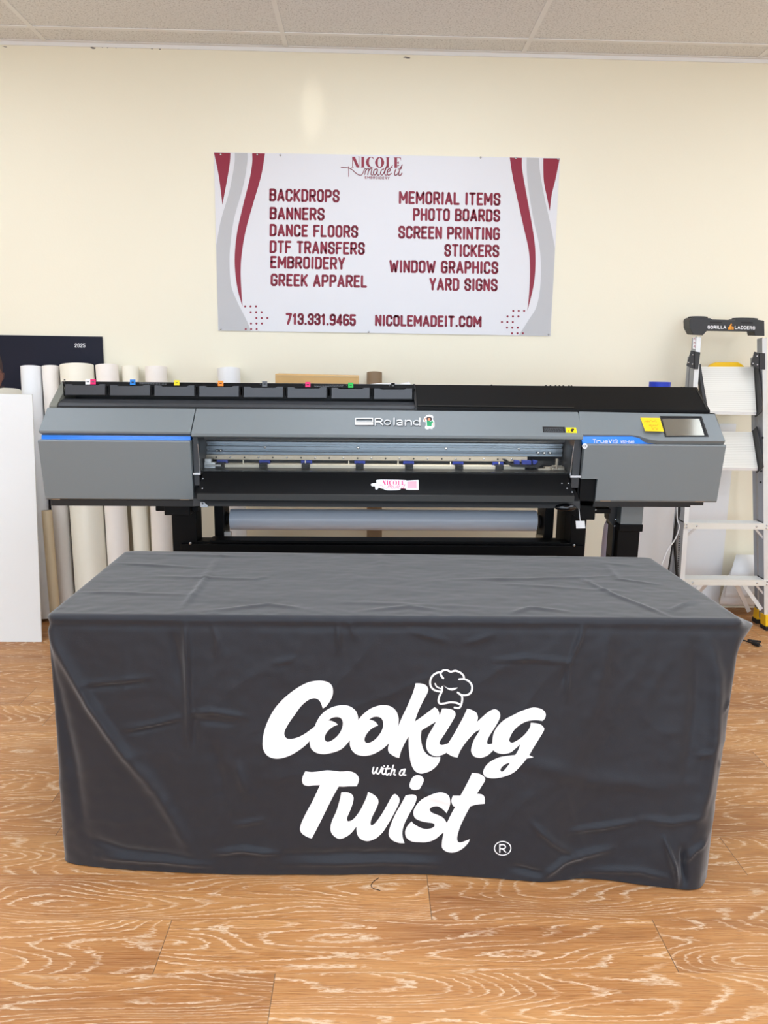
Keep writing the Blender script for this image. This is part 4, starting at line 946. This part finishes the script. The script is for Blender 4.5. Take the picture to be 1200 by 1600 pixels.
# lower flat treads with braces
for (yl, yr, zoff) in ((819.5, 823, 0), (907.5, 911, 0)):
    pl, pr = lm(1066, yl), lm(1200, yr); zt = (pl.z+pr.z)/2+.014; Yf = (pl.y+pr.y)/2-.006
    xa, xb = railpts(-1)(zt)+.0, railpts(1)(zt)
    c = MB(); c.box((xa-.012, Yf, zt-.004), (xb+.012, Yf+.085, zt)); c.box((xa-.012, Yf-.003, zt-.032), (xb+.012, Yf, zt))
    td = c.build('flat_tread', M_tread, lad)
    c = MB()
    for k_ in range(1, 9): c.box((xa, Yf+k_*.009, zt), (xb, Yf+k_*.009+.0015, zt+.0008))
    o = c.build('grip_ribs', M_alu, td)
    for x in (xa+.055, xb-.055): MB().dome((x, Yf-.003, zt-.016), (0, -1, 0), .0055, .004).build('rivet', M_steel, td, smooth=True)
    for x in (xa, xb):
        for dz in (-.008, -.024): MB().dome((x, Yf-.004, zt+dz), (0, -1, 0), .005, .003).build('rivet', M_steel, td, smooth=True)
    for x, s_ in ((xa, 1), (xb, -1)):
        c = MB(); c.bar((x+s_*.055, Yf+.008, zt-.03), (x+s_*.004, Yf+.01, zt-.082), .010, .004); c.build('brace', M_alu, td)
        c = MB(); c.box((x-.014, Yf+.01, zt-.002), (x+.014, Yf+.08, zt+.006)); c.build('tread_pad', M_rubber, td, bevel=.002)
# long braces under the lowest tread
zt = lm(1130, 909).z-.02
for x, s_, e in ((railpts(-1)(.25), 1, 0), (railpts(1)(.25), -1, 0)):
    c = MB(); c.bar((x+s_*.115, 3.975, zt), (x+s_*.012, 3.955, zt-.135), .022, .004); c.bar((x+s_*.150, 3.99, zt), (x+s_*.04, 4.03, zt-.17), .022, .012); c.build('long_brace', M_alu, lad)
for z_ in (1.04, .93, .86, .80): MB().dome((railpts(1)(z_)-.018, 4.03, z_), (-1, -.4, 0), .006, .006).build('rivet', M_rubber, lad, smooth=True)
# rail lettering on the left side
c = MB(); y = 838
while y < 890: c.gpoly([(1060.6-(y-838)*.05, y), (1063-(y-838)*.05, y-.4), (1063-(y-838)*.05, y+1.6), (1060.6-(y-838)*.05, y+2)], LM(-.0035)); y += 3.4
c.build('rail_print', M_deep, lad, recalc=False)

# cord and plug on the floor at the right
c = MB(); pts = [PZ(*p, .006) for p in cat([(1165, 976), (1164, 977), (1160, 980), (1150, 986)], 4, False)]
cable('cable', pts, .006, M_rubber, 'black cord on the floor beside the yellow ladder feet')
t = thing('power_plug', 'small black plug end on the floor right of the cloth corner', 'plug', PZ(1184, 1006, 0))
c = MB(); c.tube([PZ(1160, 1000, .012), PZ(1174, 1004, .012)], .004, 8); c.tube([PZ(1174, 1004, .012), PZ(1179, 1005.5, .012), PZ(1186, 1008, .012)], [.006, .011, .010], 12); auto_smooth(c.build('plug_body', M_rubber, t))
for dz in (-.004, .004): 
    c = MB(); c.tube([PZ(1186, 1008, .012)+Vector((0, dz, 0)), PZ(1190, 1009.2, .012)+Vector((0, dz, 0))], .0022, 6); c.build('prong', M_steel, t)
c = MB(); c.tube([PZ(1168, 1000, .008), PZ(1189, 1002.6, .008)], .0055, 8); o = c.build('cable_tip', M_rubber); tag(o, 'short straight black cable end lying just behind the plug', 'cable')
# thread in front of the cloth
c = MB(); c.tube([PZ(x, y, .0012) for x, y in cat([(592, 1371.5), (584, 1377), (580, 1383), (583, 1388), (594, 1391.5)], 5, False)], .0010, 5)
o = c.build('loose_thread', M_thread); tag(o, 'loose dark thread lying on the floor below the cloth hem', 'thread')

# ================================================================== TABLE AND CLOTH
ZTOP = .745
fl, fr_ = PZ(71, 962, ZTOP), PZ(1164, 967, ZTOP); bl_, br_ = PZ(193, 857, ZTOP), PZ(1016, 872, ZTOP)
x0, x1, y0f, y1b = -.842, 1.018, 1.928, 2.622
def seg(a, b2, n): return [a.lerp(b2, i/n) for i in range(n)]
NFR, NSD, NBK = 360, 110, 160
FLc, FRc, BRc, BLc = Vector((x0, y0f, 0)), Vector((x1, y0f+.006, 0)), Vector((x1-.012, y1b-.02, 0)), Vector((x0-.008, y1b, 0))
top = seg(FLc, FRc, NFR)+seg(FRc, BRc, NSD)+seg(BRc, BLc, NBK)+seg(BLc, FLc, NSD)
hpx = cat([(96, 1346), (132, 1353), (200, 1359), (300, 1364.5), (400, 1367), (520, 1366), (620, 1366.5), (700, 1368.5), (780, 1372.5), (850, 1377.5), (900, 1372), (950, 1374.5), (1000, 1382), (1050, 1388), (1078, 1391), (1098, 1388)], 8, False)
hw = [PZ(x, y, .003) for x, y in hpx]
def along(poly, n):
    L = [0]
    for a, b2 in zip(poly, poly[1:]): L.append(L[-1]+(b2-a).length)
    out = []; j = 0
    for i in range(n):
        s_ = L[-1]*i/n
        while j < len(L)-2 and L[j+1] < s_: j += 1
        out.append(poly[j].lerp(poly[j+1], (s_-L[j])/max(1e-9, L[j+1]-L[j])))
    return out
hFR = hw[-1]+Vector((.004, .02, 0)); hFL = hw[0]
hBR = Vector((x1+.03, y1b+.03, .003)); hBL = Vector((x0-.035, y1b+.03, .003))
rside = [hFR, PZ(1107, 1370, .003), Vector((.985, 1.97, .003)), Vector((1.01, 2.2, .003)), hBR]
hem = along(hw+[hFR], NFR)+along(rside, NSD)+along([hBR, hBL], NBK)+along([hBL, Vector((x0-.03, 2.2, .003)), hFL], NSD)
NP = len(top)
def smoothloop(a, r):
    n = len(a); return [sum((a[(i+k) % n] for k in range(-r, r+1)), Vector())/(2*r+1) for i in range(n)]
top = smoothloop(top, 4); hem = smoothloop(hem, 5)
nrm = []
for i in range(NP):
    d = (top[(i+2) % NP]-top[i-2]); nrm.append(Vector((d.y, -d.x, 0)).normalized())
nrm = smoothloop(nrm, 4); nrm = [v.normalized() for v in nrm]
def base(i, s):
    i0 = int(math.floor(i)); f_ = i-i0; a = top[i0 % NP].lerp(top[(i0+1) % NP], f_); h = hem[i0 % NP].lerp(hem[(i0+1) % NP], f_)
    p = a.lerp(h, s); p.z = ZTOP*(1-s)+.003*s; return p
def inv(px, py):
    """nearest (i, s) of the flat front panel seen through photograph point (px, py)"""
    i, s = (px-75)/1090*NFR, (py-965)/400
    for _ in range(6):
        def pr(i, s):
            v = base(i, s)-EYE; zz = v.dot(FW); return 600+FL*v.dot(RI)/zz, 800+FL*v.dot(DN)/zz
        a = pr(i, s); b2 = pr(i+1, s); c2 = pr(i, s+.01)
        J = (b2[0]-a[0], (c2[0]-a[0])/.01, b2[1]-a[1], (c2[1]-a[1])/.01); det = J[0]*J[3]-J[1]*J[2]
        ex, ey = px-a[0], py-a[1]; i += (J[3]*ex-J[1]*ey)/det; s += (J[0]*ey-J[2]*ex)/det
        i = min(max(i, 0), NFR); s = min(max(s, -.02), 1.02)
    return i, s
DXM = (x1-x0)/NFR
FOLDS = [  # photograph polyline, height (m), width (m)
    ([(288, 968), (291, 1010), (293, 1060), (296, 1165)], .011, .013), ([(268, 985), (284, 1075)], -.008, .022), ([(305, 1100), (303, 1180)], -.006, .02),
    ([(78, 985), (105, 1040), (140, 1100), (185, 1165), (235, 1230)], .016, .024), ([(72, 1010), (92, 1100), (115, 1200), (130, 1300)], -.012, .03),
    ([(128, 1069), (180, 1064), (240, 1057)], .006, .010), ([(130, 1076), (230, 1066)], -.006, .010), ([(195, 1139), (240, 1131), (288, 1119)], .008, .009), ([(195, 1147), (280, 1128)], -.006, .010),
    ([(295, 1114), (330, 1110), (385, 1120)], .008, .009), ([(300, 1124), (370, 1131)], -.005, .012), ([(365, 1289), (412, 1281)], .006, .008),
    ([(336, 1333), (380, 1327), (440, 1334)], .012, .010), ([(150, 1338), (260, 1345), (330, 1352)], .010, .014), ([(140, 1310), (200, 1330), (300, 1340)], -.008, .02), ([(440, 1350), (600, 1347), (690, 1352)], .007, .012), ([(420, 1335), (560, 1334), (700, 1338)], -.008, .018),
    ([(330, 972), (340, 1000), (339, 1032)], .005, .008), ([(425, 1036), (445, 1033), (460, 1027)], .005, .006), ([(528, 972), (530, 1020)], .007, .007), ([(545, 968), (556, 1000)], .005, .008),
    ([(640, 985), (700, 1002)], .005, .008), ([(725, 1006), (750, 998), (770, 992)], .005, .007), ([(770, 1032), (820, 1028), (905, 1035)], .006, .010),
    ([(912, 972), (905, 1000), (888, 1040), (886, 1095)], .009, .011), ([(900, 1010), (878, 1070)], -.006, .016), ([(950, 970), (945, 1030), (925, 1120)], .006, .03),
    ([(1110, 1000), (1122, 1060), (1118, 1150), (1105, 1240), (1085, 1300)], .014, .030), ([(1085, 1010), (1090, 1100), (1070, 1230)], -.010, .035),
    ([(1090, 1182), (1112, 1172)], .007, .006), ([(1128, 1112), (1140, 1092)], .006, .010), ([(1120, 1187), (1136, 1180)], .005, .012),
    ([(830, 1285), (865, 1315), (905, 1340)], .010, .014), ([(888, 1300), (940, 1292), (1000, 1282)], .009, .012), ([(1000, 1278), (1050, 1285), (1100, 1275)], .007, .014),
    ([(1038, 1310), (1052, 1350), (1058, 1384)], .020, .010), ([(1066, 1325), (1070, 1380)], -.020, .012), ([(1065, 1350), (1085, 1328), (1104, 1312)], .009, .007),
    ([(845, 1372), (880, 1345), (960, 1325)], .012, .016), ([(800, 1355), (850, 1365)], -.010, .014), ([(905, 1362), (1000, 1360), (1045, 1372)], .008, .014),
    ([(640, 1230), (720, 1260)], .004, .02), ([(210, 1180), (260, 1260), (300, 1330)], .010, .03), ([(330, 1150), (350, 1250)], -.006, .03), ([(800, 1180), (930, 1220), (1060, 1230)], .006, .04), ([(370, 1190), (385, 1240)], .006, .02),
]
FW_ = []
for pl, amp, wd in FOLDS:
    q = [(i*DXM, s*ZTOP) for i, s in (inv(x, y) for x, y in pl)]; FW_.append((q, amp*.95, max(.0065, wd*.6), min(a[0] for a in q)-3*wd, max(a[0] for a in q)+3*wd, min(a[1] for a in q)-3*wd, max(a[1] for a in q)+3*wd))
def ridge(q, x, y, wd):
    best = 9; tb = 0; n = len(q)-1
    for k in range(n):
        ax, ay = q[k]; bx, by = q[k+1]; dx, dy = bx-ax, by-ay; L2 = dx*dx+dy*dy or 1e-9
        t_ = ((x-ax)*dx+(y-ay)*dy)/L2; tc = min(1, max(0, t_)); d2 = (x-ax-tc*dx)**2+(y-ay-tc*dy)**2
        if d2 < best: best = d2; tb = (k+tc)/n
    return math.exp(-best/(wd*wd))*(math.sin(math.pi*min(.97, max(.03, tb)))**.6)
def disp(i, s):
    m = .0
    x, y = i*DXM, s*ZTOP
    if i <= NFR+6:
        for q, amp, wd, a, b2, c2, d2 in FW_:
            if a < x < b2 and c2 < y < d2: m += amp*ridge(q, x, y, wd)
    ii = i % NP; v = top[int(ii) % NP]
    m += .007*s*noise.noise(Vector((v.x*3.1, v.y*3.1, s*1.2)))+.0018*noise.noise(Vector((v.x*9, v.y*9+4, s*5)))*min(1, s*8)
    m += .0045*max(0, .5-abs(noise.noise(Vector((v.x*6+s*2.2, v.y*6, s*3.4+7)))))**4*8*min(1, s*6)
    m += .0012*noise.noise(Vector((v.x*30, v.y*30, s*24)))
    edge = math.exp(-(s/.028)**2)                      # bunched seam under the front edge
    m += edge*(.0035*noise.noise(Vector((v.x*38, v.y*38, 1.7))))
    lipn = .7+.6*noise.noise(Vector((v.x*5, v.y*5, 3.3)))
    m += lipn*(.0045*math.exp(-((s-.012)/.012)**2)-.004*math.exp(-((s-.038)/.012)**2))
    # flared ear at the right front corner
    if NFR-14 < i < NFR+45:
        k = math.exp(-((i-(NFR+10))/7.0)**2)*(s/.04 if s < .04 else max(0, 1-(s-.04)/.10)); m += .058*k
    return m*min(1, s*30)
def cloth_pt(i, s, off=0):
    p = base(i, s); n = nrm[int(i) % NP].lerp(nrm[(int(i)+1) % NP], i-int(i)); return p+n*(disp(i, s)+off)
c = MB(); M_ = 112
S = [0, .006, .012]+[.012+.988*((k+1)/(M_-3)) for k in range(M_-3)]
for j, s in enumerate(S):
    for i in range(NP):
        p = cloth_pt(i, s)
        if j == 0: p = p-nrm[i]*.007
        if j == 1: p = p-nrm[i]*.002; 
        p.z = max(p.z, .0025); c.v.append(p)
nS = len(S)
for j in range(nS-1):
    for i in range(NP):
        c.f.append((j*NP+i, j*NP+(i+1) % NP, (j+1)*NP+(i+1) % NP, (j+1)*NP+i)); c.mi.append(0)
# top surface: rings shrinking towards the long centre line
TFOLDS = [([(170, 880), (330, 888)], .004, .010), ([(120, 925), (300, 930)], .004, .009), ([(345, 868), (310, 920), (285, 950)], .006, .010), ([(95, 950), (115, 922), (150, 895)], .006, .006),
    ([(700, 905), (830, 905), (960, 900)], .004, .010), ([(990, 925), (870, 918), (780, 912)], .003, .010), ([(900, 900), (960, 930), (1050, 965)], .005, .010), ([(1045, 955), (1070, 945), (1095, 938)], .006, .008),
    ([(590, 865), (600, 890)], .004, .012), ([(940, 875), (965, 905), (1040, 915)], .004, .012), ([(200, 865), (420, 870)], .003, .012), ([(230, 900), (400, 905), (420, 900)], .003, .010), ([(500, 940), (640, 945), (760, 950)], .003, .012),
    ([(320, 955), (420, 945), (480, 952)], .005, .010), ([(560, 955), (640, 948), (700, 955)], .004, .010), ([(800, 958), (830, 950), (900, 957)], .005, .010), ([(1000, 885), (940, 880)], .003, .012)]
TF = [([(PZ(x, y, ZTOP).x, PZ(x, y, ZTOP).y) for x, y in pl], a, wd) for pl, a, wd in TFOLDS]
yc = (y0f+y1b)/2; hx0, hx1 = x0+.30, x1-.30; NR = 44
prev = 0
for k in range(1, NR+1):
    u = k/NR
    for i in range(NP):
        a = c.v[i] if False else cloth_pt(i, 0)-nrm[i]*.007; ctr = Vector((min(hx1, max(hx0, a.x)), yc, 0)); p = a.lerp(ctr, u)
        z_ = ZTOP+.0016*noise.noise(Vector((p.x*7, p.y*16, .3)))+.0010*noise.noise(Vector((p.x*25, p.y*42, 2)))
        z_ += .0026*math.exp(-((p.y-y0f)/.03)**2)*noise.noise(Vector((p.x*26, 0, 5)))
        for q, amp, wd in TF: z_ += amp*ridge(q, p.x, p.y, wd)
        p.z = max(ZTOP-.003, z_) if k > 1 else ZTOP+.0005; c.v.append(p)
    o_ = nS*NP+(k-1)*NP; pv = 0 if k == 1 else o_-NP
    for i in range(NP): c.f.append((pv+i, o_+i, o_+(i+1) % NP, pv+(i+1) % NP)); c.mi.append(0)
# ---- printed lettering: outlines fitted to the cloth surface, cut into a fine grid so that it follows the folds
Z1, Z2, Z3, Z4, Z5 = (400, 1050, 7.5), (540, 1040, 7.5), (660, 1040, 6), (460, 1190, 7.5), (590, 1190, 5.4545)
def L(z, pts, holes=(), n=6): return (cat(zc(*z, pts), n), [cat(zc(*z, h), n) for h in holes])
SHAPES = [
 L(Z1, [(782,420,1),(765,365),(735,320),(680,302),(610,325),(530,395),(460,490),(390,590),(340,680),(335,735),(360,770),(410,778),(490,760),(570,720),(640,670),(690,630,1),(760,660,1),(700,800,1),(632,800,1),(580,855),(500,915),(400,970),(290,1003),(200,1000),(130,965),(90,900),(80,820),(95,700),(140,570),(210,440),(300,330),(410,235),(520,160),(630,112),(740,97),(830,110),(885,150),(903,210),(895,280),(860,350),(820,400)]),
 L(Z1, [(690,630,1),(715,570),(760,500),(830,440),(920,400),(1020,387),(1100,400),(1160,440),(1190,500),(1197,570),(1180,660),(1140,740),(1095,805),(1040,870),(980,915),(900,945),(800,960),(710,945),(655,905),(632,850),(632,790),(655,710)],
   [[(850,560,1),(890,532),(950,523),(995,540),(1017,590),(1010,650),(980,715),(930,770),(880,805),(840,817),(812,800),(806,765),(820,720),(860,670),(910,635),(960,617,1),(930,590),(890,570)]]),
 L(Z2, [(150,635,1),(200,575),(280,510),(370,472),(450,463),(530,480),(590,530),(618,600),(622,660),(612,720,1),(640,800,1),(515,905,1),(430,980),(330,1035),(230,1058),(140,1045),(80,1000),(52,940),(50,870,1),(20,800,1),(100,690)],
   [[(275,632,1),(320,605),(375,600),(420,620),(440,670),(435,730),(405,795),(350,860),(290,900),(250,908),(225,885),(225,845),(255,790),(310,735),(382,700,1),(350,660),(310,640)]]),
 L(Z2, [(820,200,1),(880,203),(940,225),(968,275),(950,335),(905,420),(850,540),(810,655,1),(870,615),(960,545),(1040,482,1),(1075,505),(1095,550),(1100,585,1),(1060,655,1),(980,705),(890,760,1),(883,830),(890,910),(915,990),(960,1045),(1020,1072),(1110,1070,1),(1100,1120),(1060,1180),(1000,1230),(930,1258),(870,1265),(810,1235),(770,1160),(750,1060),(740,960),(738,825,1),(690,910),(650,1000),(628,1082,1),(580,1065),(510,1020),(497,965),(515,900),(560,800),(612,718),(660,610),(730,460),(790,310)]),
 L(Z3, [(185,400,1),(240,402),(295,420),(310,460),(290,505),(240,590),(190,670),(162,715),(165,738),(190,745),(245,725,1),(270,790,1),(225,815,1),(180,840),(130,850),(80,835),(45,795),(35,740),(50,670),(90,595),(130,520),(160,465)]),
 L(Z3, [(418,400,1),(460,412),(505,440),(520,485),(510,525,1),(560,480),(620,430),(670,407),(710,420),(728,460),(715,510),(670,590),(620,670),(605,715),(618,735),(655,728,1),(690,770,1),(660,795,1),(610,840),(550,862),(490,852),(460,815),(458,770),(485,690),(515,640),(540,598,1),(490,625),(430,690),(375,765),(345,820),(330,862,1),(280,850),(225,818,1),(245,720,1),(300,630),(360,520),(395,450)]),
 L(Z3, [(1125,517,1),(1150,490),(1155,450),(1130,415),(1080,395),(1020,392),(940,415),(850,460),(760,510),(700,570),(665,640),(655,720),(660,780),(690,810),(750,823),(820,810),(870,775),(918,735,1),(895,790),(868,832,1),(800,838),(720,855),(640,895),(590,945),(570,995),(585,1035),(640,1052),(720,1048),(800,1022),(870,985),(930,920),(975,865,1),(1040,855,1),(1000,835,1),(1040,770),(1090,690),(1140,605),(1130,570),(1095,545),(1015,533,1),(1005,580),(960,640),(900,690),(840,718),(812,690),(850,610),(910,555),(980,520),(1060,510)],
   [[(820,905,1),(780,918),(745,945),(730,975),(745,990),(775,965)]]),
 L(Z4, [(130,103,1),(200,112),(280,108),(370,97),(460,102),(540,112),(640,112),(710,135),(750,180),(755,225),(730,285,1),(650,285),(580,290),(520,287,1),(450,410),(370,570),(290,730),(205,893,1),(150,875),(90,835),(68,790),(80,720),(140,590),(210,460),(300,270,1),(230,273),(160,278),(110,260),(92,215),(100,160)]),
 L(Z4, [(550,355,1),(610,355),(665,375),(692,415),(685,480),(650,580),(620,650),(620,690),(645,698),(700,665),(770,570),(820,470),(850,400),(862,352,1),(920,380),(970,420),(985,475),(960,550),(910,650),(893,715),(905,745),(950,715),(1020,620),(1090,500),(1140,410),(1181,380),(1229,426),(1222,495),(1154,632),(1057,797),(1000,860),(940,905),(860,930),(790,915),(745,870),(728,810),(727,760,1),(680,820),(620,870),(540,900),(480,880),(435,830),(423,770),(440,690),(490,580),(530,450)]),
 L(Z5, [(240,285,1),(290,280),(325,290),(332,320),(315,370),(270,450),(230,530),(212,600),(215,650),(230,700,1),(180,697),(130,675),(100,640),(95,605),(115,530),(150,450),(200,360)]),
 L(Z5, [(300,135),(330,118),(370,122),(393,150),(385,185),(358,230,1),(320,237),(285,230),(272,205),(280,170)]),
 L(Z5, [(588,440,1),(610,390),(618,340),(605,290),(560,266),(510,265),(440,285),(370,330),(320,390),(305,440),(320,485),(370,510),(430,522),(475,530),(485,550),(460,570),(410,577),(360,565),(310,535),(290,512,1),(255,550),(235,600),(245,650),(290,685),(350,693),(420,690),(490,665),(550,615),(575,600,1),(600,560),(592,525,1),(560,480),(510,455),(460,435),(445,410),(465,390),(510,382),(550,403)]),
 L(Z5, [(803,95,1),(860,100),(905,125),(915,155),(890,200),(845,272,1),(890,278),(912,305),(912,355,1),(850,362),(790,378,1),(740,470),(700,560),(678,640),(685,680),(710,685),(750,670),(785,655,1),(770,690),(720,740),(660,770),(600,773),(555,745),(548,700),(565,600),(600,500),(660,385,1),(640,370),(628,330),(640,290,1),(705,290,1),(745,215),(785,140)]),
]
pr = MB(); flat = lambda x, y: Vector((x, y, 0))
for o_, h in SHAPES: pr.gpoly(o_, flat, 0, h)
def S_(z, pts, w_, n=5):
    q = cat(zc(*z, pts), n, False); pr.gstroke(q, w_, flat)
for st in ([(195,115),(178,95),(170,68),(190,45),(225,40),(265,55),(310,48),(355,65),(385,95),(390,125)], [(172,60),(130,65),(90,95),(72,140),(78,190),(110,225),(160,238),(182,236)], [(345,128),(400,128),(445,155),(465,195),(455,245),(415,272),(365,272),(330,250)],
           [(185,195),(180,240),(158,285),(150,330),(165,353),(200,352),(260,342),(320,347),(350,362)], [(345,262),(368,280),(372,320),(360,370),(340,394),(300,390)]): S_(Z3, st, 3.0)
S_(Z3, [(118,165),(135,195),(178,213)], 2.2)
pr.gpoly(cat(zc(*Z3, [(195,178,1),(230,202),(270,208),(332,203,1),(310,220),(275,230),(235,215)]), 5), flat)
for st in ([(328,1195),(316,1245),(330,1266),(355,1240),(374,1200),(362,1250),(382,1268),(408,1235),(424,1192)], [(440,1205),(428,1250),(445,1272),(470,1250)], [(452,1177),(453,1178)], [(495,1175),(468,1250),(485,1277),(508,1258)], [(462,1207),(518,1203)], [(560,1168),(524,1280)], [(535,1250),(560,1217),(577,1225),(566,1270),(584,1280)],
           [(698,1216),(655,1225),(632,1260),(642,1287),(668,1275),(694,1222),(680,1278),(704,1282)]): S_(Z2, st, 2.5, 4)
S_(Z5, [(1065+70*math.cos(a), 735+58*math.sin(a)) for a in (k*math.pi/12 for k in range(25))], 1.6, 2)
for st in ([(1040,768),(1040,702)], [(1040,706),(1072,704),(1088,718),(1082,736),(1060,738),(1040,737)], [(1062,738),(1092,768)]): S_(Z5, st, 1.9, 3)
bm = bmesh.new()
vv = [bm.verts.new(v) for v in pr.v]
for f_ in pr.f:
    try: bm.faces.new([vv[k] for k in f_])
    except ValueError: pass
for ax, lo, hi in ((0, 405, 860), (1, 1040, 1345)):
    q = lo
    while q < hi:
        co = Vector((q, 0, 0)) if ax == 0 else Vector((0, q, 0)); no = Vector((1, 0, 0)) if ax == 0 else Vector((0, 1, 0))
        bmesh.ops.bisect_plane(bm, geom=bm.verts[:]+bm.edges[:]+bm.faces[:], plane_co=co, plane_no=no, dist=1e-5); q += 5
bm.verts.index_update(); o_ = len(c.v)
for v in bm.verts: c.v.append(cloth_pt(*inv(v.co.x, v.co.y), .0013))
for f_ in bm.faces: c.f.append(tuple(v.index+o_ for v in f_.verts)); c.mi.append(1)
bm.free()
cl = c.build('tablecloth', [M_cloth, M_wht], smooth=True, recalc=False)
tag(cl, 'black tablecloth with white script lettering and a chef hat, hanging to the floor', 'tablecloth')
